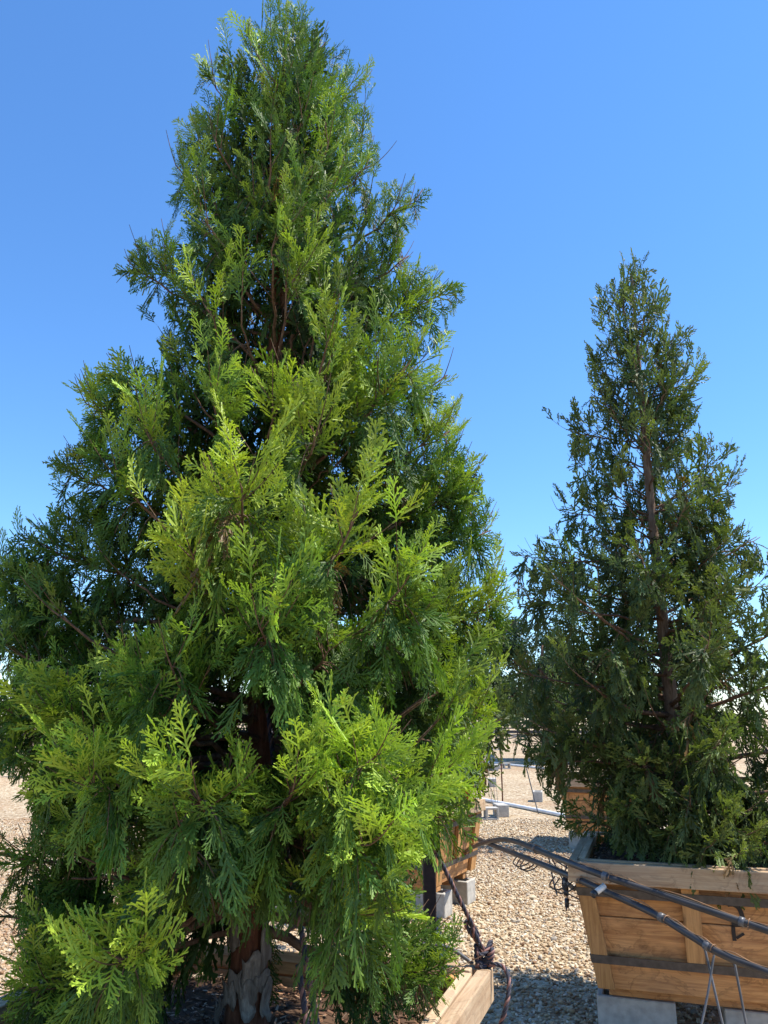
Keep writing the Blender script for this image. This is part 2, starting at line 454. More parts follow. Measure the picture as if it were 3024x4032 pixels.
def planter(name, center, rz, top, bot, z0, z1, label, soil_drop=0.09, detail=True, litter=1200, group='wooden planter boxes on concrete blocks'):
    """square flared tree box; top/bot are outer widths of the panel walls"""
    root = empty(name, (center[0], center[1], 0), rz)
    tag(root, label, 'planter box', group)
    hb, ht = bot / 2, top / 2
    for k in range(4):
        a = k * math.pi / 2 - math.pi / 2      # side 0 looks towards -y (front)
        ny = np.array([math.cos(a), math.sin(a), 0.0])
        U = np.array([-math.sin(a), math.cos(a), 0.0])
        O = ny * hb + np.array([0, 0, z0])
        sl_ = ny * (ht - hb) + np.array([0, 0, z1 - z0])
        H = np.linalg.norm(sl_); Vv = sl_ / H
        N = np.cross(U, Vv)
        fr = (O, U, Vv, N)
        def half(v): return hb + (ht - hb) * v / H
        trim = 0.025 if k % 2 else 0.0
        # panel boards, bottom to top
        cuts = [0.0, 0.155, 0.155 + (H - 0.155) * 0.42, H - 0.075, H - 0.01]
        for i in range(len(cuts) - 1):
            v0, v1 = cuts[i] + 0.0025, cuts[i + 1] - 0.0025
            h0, h1 = half(v0) - trim, half(v1) - trim
            prism('panel_board', [(-h0, v0), (h0, v0), (h1, v1), (-h1, v1)], -0.022 + (0.004 if i == 0 else 0), 0.0 + (0.003 if i == 0 else 0), M['wood'], root, fr)
        # cleats
        w = 0.085
        e = 0.0 if k % 2 else 0.036
        for u_t, u_b in ((-(half(H - .09) + e - w / 2), -(half(0.01) + e - w / 2)), (0.0, 0.0), (half(H - .09) + e - w / 2, half(0.01) + e - w / 2)):
            if u_t == 0.0: vb, vt = 0.155, H - 0.10
            else: vb, vt = 0.01, H - 0.10
            f = (vb - 0.01) / (H - .1)
            ub = u_b + (u_t - u_b) * f
            prism('cleat', [(ub - w / 2, vb), (ub + w / 2, vb), (u_t + w / 2, vt), (u_t - w / 2, vt)], 0.0035, 0.036, M['cleat'], root, fr, 'v')
        # steel bands
        for vs in (0.135, H - 0.165):
            hs = half(vs) + 0.039
            hs2 = half(vs + 0.04) + 0.039
            prism('strap', [(-hs, vs), (hs, vs), (hs2, vs + 0.04), (-hs2, vs + 0.04)], 0.037 + 0.0015 * (k % 2), 0.040 + 0.0015 * (k % 2), M['strap'], root, fr, 'u', 0)
        # rim: 2x6 lying outside the wall head, level top
        frr = (ny * ht + np.array([0, 0, z1]), U, np.array([0, 0, 1.0]), ny)
        L = ht + (0.055 if k % 2 == 0 else 0.008)
        prism('rim_board', [(-L, -0.10), (L, -0.10), (L, 0.0), (-L, 0.0)], 0.010, 0.055, M['rim'], root, frr)
        prism('rim_cap', [(-L + .06, -0.03), (L - .06, -0.03), (L - .06, 0.006), (-L + .06, 0.006)], -0.030, 0.007, M['rim'], root, frr)
        # corner post stubs
        frc = (ny * ht + U * ht + np.array([0, 0, z1]), U, np.array([0, 0, 1.0]), ny)
        if detail:
            prism('corner_stub', [(-0.075, -0.11), (-0.012, -0.11), (-0.012, -0.008), (-0.075, -0.008)], -0.075, -0.032, M['cleat'], root, frc, 'v')
    # skids below
    fr = (np.array([0, 0, z0]), np.array([1.0, 0, 0]), np.array([0, 0, 1.0]), np.array([0, -1.0, 0]))
    for yy in (-hb * 0.72, 0.0, hb * 0.72):
        prism('skid', [(-hb * .98, -0.055), (hb * .98, -0.055), (hb * .98, -0.002), (-hb * .98, -0.002)], yy - .045, yy + .045, M['wood'], root, fr)
    # floor
    prism('floor_board', [(-hb + .03, 0.0), (hb - .03, 0.0), (hb - .03, 0.02), (-hb + .03, 0.02)], -hb + .03, hb - .03, M['wood'], root, fr, 'u', 0)
    # soil surface
    sw = ht - 0.035
    zs = z1 - soil_drop
    hs_ = sw - (ht - hb) * soil_drop / (z1 - z0)
    ph = rng.uniform(0, 6, 6)
    def f(X, Y):
        r2 = X ** 2 + Y ** 2
        return zs + 0.05 * np.exp(-r2 / 0.06) + 0.012 * np.sin(9 * X + ph[0]) * np.sin(8 * Y + ph[1]) + 0.007 * np.sin(23 * X + ph[2] + 5 * Y) * np.sin(19 * Y + ph[3])
    V, F = grid(-hs_, hs_, -hs_, hs_, 28, 28, f)
    so = mesh_obj('soil', npmesh('soil', V, F, True), M['soil'], root); so['kind'] = 'stuff'
    # litter flakes
    n = litter
    if n:
        x = rng.uniform(-hs_, hs_, n); y = rng.uniform(-hs_, hs_, n)
        z = f(x, y) + rng.uniform(0.002, 0.012, n)
        ln = rng.uniform(0.008, 0.035, n); wd = rng.uniform(0.003, 0.010, n)
        a = rng.uniform(0, 6.28, n); ti = rng.normal(0, 0.35, n); ro = rng.normal(0, 0.5, n)
        D = np.stack([np.cos(a) * np.cos(ti), np.sin(a) * np.cos(ti), np.sin(ti)], -1) * ln[:, None]
        W = np.stack([-np.sin(a) * np.cos(ro), np.cos(a) * np.cos(ro), np.sin(ro)], -1) * wd[:, None]
        P = np.stack([x, y, z], -1)
        VV = np.stack([P - D / 2 - W / 2, P + D / 2 - W / 3, P + D / 2 + W / 3, P - D / 2 + W / 2], 1).reshape(-1, 3)
        me = npmesh('bark_litter', VV, np.arange(4 * n).reshape(-1, 4))
        at = me.attributes.new('tint', 'FLOAT_COLOR', 'POINT')
        c = np.repeat(rng.random(n), 4)
        at.data.foreach_set('color', np.stack([c, c, c, np.ones_like(c)], -1).astype(np.float32).ravel())
        lo = mesh_obj('bark_litter', me, M['litter'], root); lo['kind'] = 'stuff'
    return root

def block_mesh():
    """hollow two-cell concrete block, .39 x .19 x .19, origin at its base centre"""
    xs = [-.195, -.163, -.0175, .0175, .163, .195]
    ys = [-.095, -.063, .063, .095]
    V = []; F = []
    idx = {}
    for z in (0.0, 0.19):
        for j, y in enumerate(ys):
            for i, x in enumerate(xs):
                idx[(i, j, z > 0)] = len(V); V.append((x, y, z))
    hole = lambda i, j: j == 1 and i in (1, 3)
    for j in range(3):
        for i in range(5):
            if hole(i, j):
                a = [(i, j), (i + 1, j), (i + 1, j + 1), (i, j + 1)]
                for q in range(4):
                    p0, p1 = a[q], a[(q + 1) % 4]
                    F.append((idx[(*p1, False)], idx[(*p0, False)], idx[(*p0, True)], idx[(*p1, True)]))
                continue
            F.append((idx[(i, j, True)], idx[(i + 1, j, True)], idx[(i + 1, j + 1, True)], idx[(i, j + 1, True)]))
            F.append((idx[(i, j, False)], idx[(i, j + 1, False)], idx[(i + 1, j + 1, False)], idx[(i + 1, j, False)]))
    for i in range(5):
        F.append((idx[(i, 0, False)], idx[(i + 1, 0, False)], idx[(i + 1, 0, True)], idx[(i, 0, True)]))
        F.append((idx[(i + 1, 3, False)], idx[(i, 3, False)], idx[(i, 3, True)], idx[(i + 1, 3, True)]))
    for j in range(3):
        F.append((idx[(0, j + 1, False)], idx[(0, j, False)], idx[(0, j, True)], idx[(0, j + 1, True)]))
        F.append((idx[(5, j, False)], idx[(5, j + 1, False)], idx[(5, j + 1, True)], idx[(5, j, True)]))
    return pymesh('concrete_block', V, F)
BLOCK = block_mesh(); BLOCK.materials.append(M['concrete'])
def block(x, y, rz, label, group, pose='up', z=0.0):
    o = bpy.data.objects.new('concrete_block', BLOCK); COL.objects.link(o)
    if pose == 'up': o.location = (x, y, z); o.rotation_euler = (0, 0, rz)
    elif pose == 'end': o.location = (x, y, z + .095); o.rotation_euler = (math.pi / 2, 0, rz); o.location.x += 0.095 * -math.sin(rz); o.location.y += 0.095 * math.cos(rz)
    elif pose == 'stand': o.location = (x, y, z + .195); o.rotation_euler = (0, math.pi / 2, rz); o.location.x -= 0.095 * math.cos(rz); o.location.y -= 0.095 * math.sin(rz)
    b = o.modifiers.new('bevel', 'BEVEL'); b.width = 0.005; b.segments = 1; b.limit_method = 'ANGLE'
    tag(o, label, 'concrete block', group)
    return o

def loc(c, rz, u, v):
    return (c[0] + math.cos(rz) * u - math.sin(rz) * v, c[1] + math.sin(rz) * u + math.cos(rz) * v)

B1C, B1R = (-0.483, 2.457), R(-19.2)
B2C, B2R = (1.72, 4.776), R(-18.4)
B3C, B3R = (0.23, 7.52), R(-27)
B4C, B4R = (3.02, 10.75), R(-19)
B5C, B5R = (-3.9, 16.8), R(-20)
B6C, B6R = (-8.9, 23.0), R(-20)
ZB = 0.248
planter('planter_box', B1C, B1R, 1.22, 1.02, ZB - .03, 0.80, 'near wooden planter box with pale rim board at the bottom of view', 0.10, True, 2600)
planter('planter_box', B2C, B2R, 1.08, 0.90, ZB, 0.87, 'orange brown planter box with a stencilled black numeral, at the right', 0.05, True, 1400)
planter('planter_box', B3C, B3R, 0.98, 0.84, ZB, 0.86, 'wooden planter box with sunlit right side, behind the big tree', 0.07, True, 300)
planter('planter_box', B4C, B4R, 1.20, 1.02, ZB, 0.86, 'wooden planter box mostly hidden behind the right tree', 0.07, False, 200)
planter('planter_box', B5C, B5R, 1.10, 0.94, ZB, 0.86, 'distant planter box glimpsed through the big tree left of its trunk', 0.07, False, 0)
planter('planter_box', B6C, B6R, 1.10, 0.94, ZB, 0.86, 'farthest planter box glimpsed at the far left of the yard', 0.07, False, 0)
names = ['near planter box', 'right planter box with the black numeral', 'planter box with the sunlit side', 'hidden planter box behind the right tree', 'distant planter box left of the trunk', 'farthest planter box at the left']
for (c, r, hw, nm, zz) in ((B1C, B1R, .36, names[0], -.03), (B2C, B2R, .31, names[1], 0), (B3C, B3R, .29, names[2], 0), (B4C, B4R, .36, names[3], 0), (B5C, B5R, .30, names[4], 0), (B6C, B6R, .30, names[5], 0)):
    for (u, v, w) in ((-hw, -hw * .95, 'front left'), (hw, -hw * .95, 'front right'), (-hw, hw * .95, 'back left'), (hw, hw * .95, 'back right')):
        x, y = loc(c, r, u, v)
        block(x, y, r + R(random.uniform(-4, 4)), f'concrete block under the {w} corner of the {nm}', 'concrete blocks carrying the planter boxes', 'up', zz + 0.001)

# stencilled numeral on the front of the right box: flat ink strokes
def numeral():
    root = [o for o in COL.objects if o.name == 'planter_box.001'][0]
    hb, ht, z0, z1 = .45, .54, ZB, .87
    sl_ = np.array([0, -(ht - hb), z1 - z0]); H = np.linalg.norm(sl_); Vv = sl_ / H; U = np.array([1.0, 0, 0]); N = np.cross(U, Vv)
    O = np.array([0, -hb, z0])
    strokes = [([(970, 660), (1045, 655), (1105, 690), (1135, 760), (1145, 850), (1120, 895), (1060, 912), (1000, 915)], 58),
               ([(1018, 925), (1016, 1020), (1020, 1120)], 50), ([(1047, 1085), (1092, 1052), (1145, 1018)], 34)]
    sc = 0.00037
    mb = MB()
    for pts, w in strokes:
        P = catmull([(p[0], p[1], 0) for p in pts], 4)[:, :2]
        T = np.gradient(P, axis=0); T /= np.linalg.norm(T, axis=1)[:, None]
        Nn = np.stack([-T[:, 1], T[:, 0]], -1)
        E = np.stack([P - Nn * w / 2, P + Nn * w / 2], 1).reshape(-1, 2)
        u = (E[:, 0] - 1060) * sc + 0.205; v = -(E[:, 1] - 890) * sc + 0.37
        W = O + u[:, None] * U + v[:, None] * Vv + N * 0.0045
        i = np.arange(len(P) - 1)[:, None] * 2
        mb.add(W, np.hstack([i, i + 1, i + 3, i + 2]))
    mesh_obj('stencil_numeral', mb.mesh('stencil_numeral', False), M['ink'], root)
numeral()

# ------------------------------------------------------------------ cedar foliage
def spray_template(rg, nside, ang, subs, wid, maxl, sublen, curve=0.0):
    segs = []
    nA = 5
    ax = [(0, 0)]
    yy = 0
    for i in range(nA):
        yy += rg.normal(0, 0.012) + curve * 0.03
        ax.append(((i + 1) / nA, yy))
    ax = np.array(ax)
    def at(t):
        k = min(int(t * nA), nA - 1); f = t * nA - k
        return ax[k] * (1 - f) + ax[k + 1] * f
    for i in range(nA):
        segs.append((ax[i], ax[i + 1], wid * (1.15 - .06 * i), wid * (1.1 - .06 * i)))
    sd = 1
    for i in range(nside):
        t = 0.06 + 0.86 * (i + 0.5 + rg.uniform(-.2, .2)) / nside
        sd = -sd
        if rg.random() < .12: continue
        l = maxl * (0.45 + 0.55 * min(1, t / 0.22)) * (1 - t) ** 0.55 * rg.uniform(0.55, 1.3) + 0.05
        a = ang * (1.15 - 0.40 * t) * rg.uniform(0.72, 1.25)
        p0 = at(t)
        d1 = np.array([math.cos(a), sd * math.sin(a)])
        p1 = p0 + d1 * l
        segs.append((p0, p1, wid, wid * .85))
        s2 = sd
        for k in range(subs):
            tt = 0.25 + 0.70 * (k + 0.5) / subs
            q = p0 + (p1 - p0) * tt
            aa = a * sd + s2 * R(34) * rg.uniform(.75, 1.25)
            ll = sublen * (1.15 - .65 * tt) * rg.uniform(.5, 1.5) * (l / maxl) ** 0.4
            segs.append((q, q + ll * np.array([math.cos(aa), math.sin(aa)]), wid * .92, wid * .75))
            s2 = -s2
    V = []
    for (a, b, w0, w1) in segs:
        d = b - a; n = np.linalg.norm(d) + 1e-9; pr = np.array([-d[1], d[0]]) / n
        ro = rg.normal(0, 0.55)
        h0 = rg.normal(0, 0.006); h1 = h0 + rg.normal(0, 0.35) * 0.08 * n
        c, s = math.cos(ro), math.sin(ro)
        for (q, w, h, sg) in ((a, w0, h0, -1), (b, w1, h1, -1), (b, w1, h1, 1), (a, w0, h0, 1)):
            V.append((q[0] + pr[0] * c * w / 2 * sg, q[1] + pr[1] * c * w / 2 * sg, h + s * w / 2 * sg))
    return np.array(V)

trg = np.random.default_rng(5)
TPL = {
    'fan': [spray_template(trg, 13, R(37), 3, 0.038, 0.46, 0.135) for _ in range(12)],
    'wisp': [spray_template(trg, 13, R(32), 3, 0.027, 0.40, 0.15) for _ in range(10)],
    'hang': [spray_template(trg, 11, R(24), 2, 0.032, 0.52, 0.17) for _ in range(12)],
    'fan_mid': [spray_template(trg, 8, R(37), 2, 0.072, 0.48, 0.18) for _ in range(8)],
    'hang_mid': [spray_template(trg, 7, R(25), 2, 0.062, 0.52, 0.22) for _ in range(8)],
    'fan_far': [spray_template(trg, 6, R(40), 1, 0.115, 0.46, 0.24) for _ in range(6)],
    'hang_far': [spray_template(trg, 5, R(28), 1, 0.105, 0.48, 0.26) for _ in range(6)],
}

class Sprays:
    def __init__(s): s.items = {}
    def add(s, kind, O, X, N, L, g, young, hue, dead):
        idx = random.randrange(len(TPL[kind]))
        s.items.setdefault((kind, idx), []).append((*O, *X, *N, L, g, young, hue, dead))
    def mesh(s, name):
        VV = []; CC = []
        for (kind, idx), rows in s.items.items():
            T = TPL[kind][idx]
            A = np.array(rows)
            O, X, N = A[:, 0:3], A[:, 3:6], A[:, 6:9]
            L, g, yo, hu, de = A[:, 9], A[:, 10], A[:, 11], A[:, 12], A[:, 13]
            X = X / np.linalg.norm(X, axis=1)[:, None]
            N = N - X * (N * X).sum(1)[:, None]; N /= np.linalg.norm(N, axis=1)[:, None] + 1e-9
            Y = np.cross(N, X)
            u, v, w = T[:, 0], T[:, 1], T[:, 2]
            k = np.array([random.uniform(-.25, .25) for _ in range(len(A))])
            ws = np.array([random.uniform(.8, 1.3) for _ in range(len(A))])[:, None]
            bd = np.array([random.gauss(0, .16) for _ in range(len(A))])[:, None]
            vv = v[None] * ws + bd * u[None] ** 2
            wl = w[None] + k[:, None] * (v[None] ** 2) * 1.2
            P = O[:, None] + L[:, None, None] * (u[None, :, None] * X[:, None] + vv[:, :, None] * Y[:, None] + wl[:, :, None] * N[:, None])
            P[:, :, 2] += g[:, None] * (u[None] ** 2) * L[:, None]
            VV.append(P.reshape(-1, 3))
            r = np.hypot(u, v * 1.3)
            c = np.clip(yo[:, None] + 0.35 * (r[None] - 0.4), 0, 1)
            CC.append(np.stack([c, np.broadcast_to(hu[:, None], c.shape), np.broadcast_to(de[:, None], c.shape), np.ones_like(c)], -1).reshape(-1, 4))
        V = np.vstack(VV); C = np.vstack(CC)
        me = npmesh(name, V, np.arange(len(V)).reshape(-1, 4))
        at = me.attributes.new('tint', 'FLOAT_COLOR', 'POINT')
        at.data.foreach_set('color', C.astype(np.float32).ravel())
        return me

UP = np.array([0, 0, 1.0])
def rotv(v, axis, a):
    axis = nrm(axis)
    return v * math.cos(a) + np.cross(axis, v) * math.sin(a) + axis * np.dot(axis, v) * (1 - math.cos(a))

def seen_at(p):
    y, z = p[1], p[2] - CAMZ
    c, sn = math.cos(R(PITCH)), math.sin(R(PITCH))
    d = y * c + z * sn
    k = 769 * 1659 / 768
    return 829.5 + k * p[0] / d, 1106 - k * (z * c - y * sn) / d

def shaper(outline, pockets, holes, Yt):
    """growth limits of one crown: its outline, hollows in its near side and gaps right through it"""
    ys = [o[0] for o in outline]; ls = [o[1] for o in outline]; rs = [o[2] for o in outline]
    def keep(p):
        x, y = seen_at(p)
        j = random.gauss(0, 9)
        if random.random() < .05: j -= 25
        if y < ys[0] - 10: return False
        if x < np.interp(y, ys, ls) + j or x > np.interp(y, ys, rs) - j: return False
        for (a, b, rx, ry) in holes:
            if ((x - a) / rx) ** 2 + ((y - b) / ry) ** 2 < 1 + random.gauss(0, .15): return False
        if p[1] < Yt:
            for (a, b, rx, ry) in pockets:
                if ((x - a) / rx) ** 2 + ((y - b) / ry) ** 2 < 1 + random.gauss(0, .2): return False
        return True
    return keep

def jit(s): return np.array([random.gauss(0, s) for _ in range(3)])

class Cedar:
    def __init__(s, name, base, height, label, lod='', r0=.055, lean=(0, 0), bark='bark_red', group='boxed conifer trees', leafmat='cedar'):
        s.root = empty(name, base)
        tag(s.root, label, 'tree', group)
        s.base = np.array(base, float); s.h = height; s.lod = lod; s.leafmat = leafmat; s.keep = None
        n = 40
        t = np.linspace(0, 1, n)
        P = np.stack([lean[0] * t + 0.012 * np.sin(5 * t + base[0]), lean[1] * t + 0.012 * np.sin(4 * t + 2), t * height * .97], -1)
        rad = r0 * (1 - t) ** 0.85 + 0.004 + r0 * 0.35 * np.exp(-t * height / 0.10)
        s.P = P; s.rad = rad
        V, F = tube(P, rad, 14)
        # fluted, uneven bark
        ax = np.repeat(np.vstack([P[:1], P, P[-1:]]), 14, 0)
        d = V - ax
        th = np.arctan2(d[:, 1], d[:, 0])
        f = 1 + 0.06 * np.sin(5 * th + 3 * V[:, 2]) + 0.05 * np.sin(9 * th - 2 * V[:, 2] + 1) + 0.04 * rng.normal(0, 1, len(V))
        V = ax + d * f[:, None]
        s.trunk = mesh_obj('trunk', npmesh('trunk', V, F, True), M[bark], s.root)
    def at(s, z):
        z = np.clip(z / (s.h * .97), 0, 1) * (len(s.P) - 1)
        k = int(min(z, len(s.P) - 2)); f = z - k
        return s.P[k] * (1 - f) + s.P[k + 1] * f, s.rad[k]
    def limb(s, z0, tip, sag=0.0, dens=1.0, young=0.4, r=0.011, bare=0.15, hang=0.5, tw=1.0, up=0.35, dead=0.03):
        """one bough, tip in tree-local coordinates: upright fans on its outer part, pendulous curtains below it"""
        p0, _ = s.at(z0)
        tip = np.asarray(tip, float)
        d = tip - p0
        L = np.linalg.norm(d)
        ctrl = p0 + d * 0.55 + np.array([0, 0, -abs(sag) - 0.10 * L * up]) + jit(0.03 * L)
        nP = 12
        P = bez(p0, ctrl, tip, nP)
        P[2:-1] += np.array([jit(0.006) for _ in range(nP - 3)])
        wood = MB()
        wood.add(*tube(P, np.linspace(r, 0.0022, nP), 6 if not s.lod else 4))
        T, A, B = frames(P)
        sp = Sprays()
        fan, hg = 'fan' + s.lod, 'hang' + s.lod
        hue_l = random.random() * .5 + .25
        lodf = 1.0 if not s.lod else 1.25 if s.lod == '_mid' else 1.9
        gap = 0.025 if not s.lod else 0.038 if s.lod == '_mid' else 0.055
        grow = 1.0 if not s.lod else 1.12 if s.lod == '_mid' else 1.35
        def point(q):
            k = q * (nP - 1); i = int(min(k, nP - 2)); f = k - i
            return P[i] * (1 - f) + P[i + 1] * f, nrm(T[i] * (1 - f) + T[i + 1] * f)
        def frond(Q, N, lt, pend, yb, de, a0, a1):
            """a twig Q dressed with sprays on both sides and one at its end"""
            m_ = len(Q)
            if s.keep and not s.keep(Q[m_ // 2] + s.base): return
            if s.lod != '_far':
                wood.add(*tube(Q, np.linspace(.0022, .0010, m_), 3, False))
            ns = max(2, int(lt / gap))
            s2 = 1
            for k in range(ns + 1):
                w = (k + .6) / (ns + .6)
                kk = w * (m_ - 1); i0 = int(min(kk, m_ - 2)); f = kk - i0
                po = Q[i0] * (1 - f) + Q[i0 + 1] * f; td = nrm(Q[i0 + 1] - Q[i0])
                LN = nrm(np.cross(N, td))
                if k == ns:
                    X = td; ls = 0.095 * random.uniform(.7, 1.35)
                else:
                    s2 = -s2
                    an = R(random.uniform(a0, a1))
                    X = td * math.cos(an) + LN * s2 * math.sin(an)
                    ls = (0.072 + 0.28 * lt * (1 - w)) * random.uniform(.7, 1.3)
                ls = min(ls, .18) * grow
                X = nrm(X + jit(.16))
                if s.keep and not s.keep(po + X * ls * .65 + s.base): continue
                g = -random.uniform(0.05, .40) * pend + (1 - pend) * up * random.uniform(-.1, .35)
                kd = hg if random.random() < pend else fan
                if kd == 'fan' and po[2] > 1.5 and random.random() < (po[2] - 1.3) * .6: kd = 'wisp'
                sp.add(kd, po, X, nrm(N + jit(.55)), ls, g,
                       np.clip(yb + random.gauss(0, .06), 0, 1), np.clip(hue_l + random.gauss(0, .12), 0, 1), de)
        m_ = 6
        tt = np.linspace(0, 1, m_)[:, None]
        # upright and outward fans
        n1 = max(4, int(L * .62 * dens / (0.052 * lodf)))
        sd = 1
        for i in range(n1):
            q = 1.0 if i == n1 - 1 else 1 - (1 - max(bare, .30 + .15 * hang)) * random.random() ** 1.15
            o, t = point(q)
            sd = -sd
            side = rotv(nrm(np.cross(t, UP) + jit(.05)), t, random.gauss(0, .45))
            lt = tw * (.07 + .16 * min(L, .9) * (1 - q) ** .5 + .05 * random.random()) * random.uniform(.8, 1.25)
            if q >= 1: dv = nrm(t + UP * up * .3); lt = .11 * tw
            else: dv = nrm(t * random.uniform(.5, 1.0) + sd * side * random.uniform(.4, 1.0) + UP * up * random.uniform(.2, 1.3))
            Q = o + dv * lt * tt + UP * up * .4 * lt * tt ** 2 + jit(.02) * lt * tt
            N = nrm(np.cross(dv, np.cross(UP, dv)) + jit(.5)) if random.random() < .5 else nrm(np.cross(dv, UP) + jit(.5))
            frond(Q, N, lt, .12 * hang, np.clip(young * (.45 + .65 * q) + random.gauss(0, .10), 0, 1), 0.0, 28, 48)  # fans tinted darker inward: older growth plus painted shade between boughs
        # pendulous curtain
        n2 = int(L * hang * dens / (0.044 * lodf))
        for i in range(n2):
            q = bare + (.97 - bare) * random.random() ** .85
            o, t = point(q)
            sd = random.choice((-1, 1))
            side = nrm(np.cross(t, UP))
            lt = tw * (.08 + .24 * min(L, .85) * (1 - .55 * q) * random.uniform(.2, 1.0) ** 1.3)
            dv = nrm(t * random.uniform(.1, .7) + sd * side * random.uniform(.1, 1.0) + UP * .1)
            Q = o + dv * lt * random.uniform(.35, .75) * tt ** .8 - UP * lt * (.15 * tt + .75 * tt ** 1.6) + jit(.03) * lt * tt
            h = nrm(np.array([random.gauss(0, 1), random.gauss(0, 1), random.gauss(0, .25)]))
            de = 1.0 if random.random() < dead * (1.6 - q) else 0.0
            frond(Q, h, lt, .85, np.clip(.10 + young * .35 * q + random.gauss(0, .09), 0, 1), de, 14, 34)  # curtain tinted dark: old foliage plus painted shade under the bough
        wo = mesh_obj('branch', wood.mesh('branch'), M['twig'], s.root)
        if not sp.items: return wo
        fo = mesh_obj('foliage', sp.mesh('foliage'), M[s.leafmat], wo)
        fo['kind'] = 'stuff'
        return wo

def interp(tab, z):
    return float(np.interp(z, [a for a, b in tab], [b for a, b in tab]))

def unp(x, y, Y):
    """design helper: the point of the yard seen at (x, y) of the 1659-wide photograph at depth Y"""
    x *= 768 / 1659; y *= 768 / 1659
    dx = (x - 384) / 769; dy = (512 - y) / 769
    p = R(15)
    d = np.array([dx, math.cos(p) - dy * math.sin(p), math.sin(p) + dy * math.cos(p)])
    return d * (Y / d[1]) + np.array([0, 0, 1.6])

def populate(tree, env, zlo, zhi, n, lowsag, golden=2.39996, dens=1.0, young=.4, hang=.6, skip=None, asym=None, rmin=0.007, rlo=.65, rhi=1.05):
    ph = random.uniform(0, 6.28)
    for i in range(n):
        f = (i + .5) / n
        z = zlo + (zhi - zlo) * f ** 1.05           # tip height
        az = ph + i * golden + random.gauss(0, .15)
        rad = interp(env, z) * random.uniform(rlo, rhi)
        if asym: rad *= asym(az, z)
        rise = rad * (0.02 + 0.75 * f ** .9)
        z0 = max(z - rise - random.uniform(0, .06), .12)
        tip = tree.at(z)[0] + np.array([math.cos(az) * rad, math.sin(az) * rad, 0])
        tip[2] = z
        if skip and skip(az, z): continue
        up = 0.25 + 0.5 * f
        tree.limb(z0, tip, sag=lowsag * (1 - f) * rad, dens=dens, young=young + random.gauss(0, .10), r=max(rmin, .018 * (rad / .8) * (1 - .4 * f)),
                  bare=.14 if f < .6 else .08, hang=hang * (1 - .70 * f ** 1.5), up=up, tw=1.0)

# ---- the big near tree
T1 = (-0.40, 2.52, 0.70)
big = Cedar('cedar_tree', T1, 3.66, 'tall dense bright green cedar in the near box, filling the left', '', r0=.050, lean=(0.01, 0.0))
env1 = [(0.15, .60), (0.4, .72), (0.7, .78), (1.0, .78), (1.3, .70), (1.6, .60), (2.0, .54), (2.4, .45), (2.7, .38), (3.0, .31), (3.3, .20), (3.5, .10), (3.74, .04)]
OUT1 = [(-30, 585, 630), (0, 580, 640), (60, 500, 690), (90, 488, 722), (140, 430, 790), (165, 425, 805), (200, 460, 800), (250, 420, 790), (290, 400, 800), (340, 362, 820), (360, 360, 828), (395, 375, 755),
        (415, 380, 930), (450, 370, 932), (490, 365, 880), (520, 330, 860), (545, 256, 890), (580, 260, 900), (612, 300, 995), (640, 330, 998), (680, 310, 960), (740, 350, 950), (765, 340, 960), (790, 232, 985), (840, 165, 992),
        (900, 158, 992), (960, 165, 995), (1000, 110, 1032), (1060, 125, 1042), (1100, 160, 1052), (1140, 38, 1082), (1180, 28, 1078), (1215, 0, 1060), (1250, -60, 1075), (1290, -80, 1108), (1330, -90, 1092), (1380, -90, 1088), (1420, 15, 1072),
        (1460, 45, 1062), (1490, 0, 1052), (1520, -120, 1050), (1600, -200, 1052), (1700, -200, 1056), (1740, -200, 1052), (1790, -200, 1000), (1830, -200, 955), (1870, -200, 885), (1930, -200, 872), (1960, -200, 885), (1980, -200, 992), (2020, -200, 988),
        (2080, -200, 972), (2110, -200, 982), (2160, -200, 905), (2212, -200, 885), (2500, -200, 880)]
POCK1 = [(565, 690, 85, 95), (430, 940, 45, 85), (255, 1300, 130, 90), (715, 1030, 85, 60), (565, 1585, 55, 95), (445, 1600, 65, 85), (890, 1530, 65, 75), (130, 1905, 160, 75), (480, 2080, 130, 140), (640, 1840, 40, 60), (660, 760, 40, 60), (330, 760, 30, 40),
         (500, 1480, 60, 40), (770, 1290, 50, 60), (330, 1090, 60, 40), (120, 1400, 80, 40), (540, 950, 30, 60), (840, 1130, 60, 40), (860, 640, 40, 30)]
HOLE1 = [(742, 1332, 32, 30), (30, 1745, 48, 85), (10, 2020, 30, 85), (350, 700, 20, 30), (620, 2010, 40, 45), (395, 1880, 26, 26), (300, 1790, 16, 40)]
big.keep = shaper(OUT1, POCK1, HOLE1, 2.40)
def skip1(az, z):
    c = math.cos(az - R(-98))      # facing the camera
    return (c > .5 and z < .45) or (c > .8 and .70 < z < .98) or (math.cos(az - R(-20)) > .35 and z < .62)
populate(big, env1, .30, 3.38, 100, .18, dens=1.05, young=.40, hang=.85, skip=skip1, rlo=.55, rhi=1.0)
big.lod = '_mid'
populate(big, env1, .40, 3.3, 96, .10, golden=2.1, dens=1.7, young=.14, hang=1.25, skip=skip1, rlo=.26, rhi=.58)  # inner core, tinted dark to paint shade around the trunk
big.lod = ''
b1 = np.array(T1)
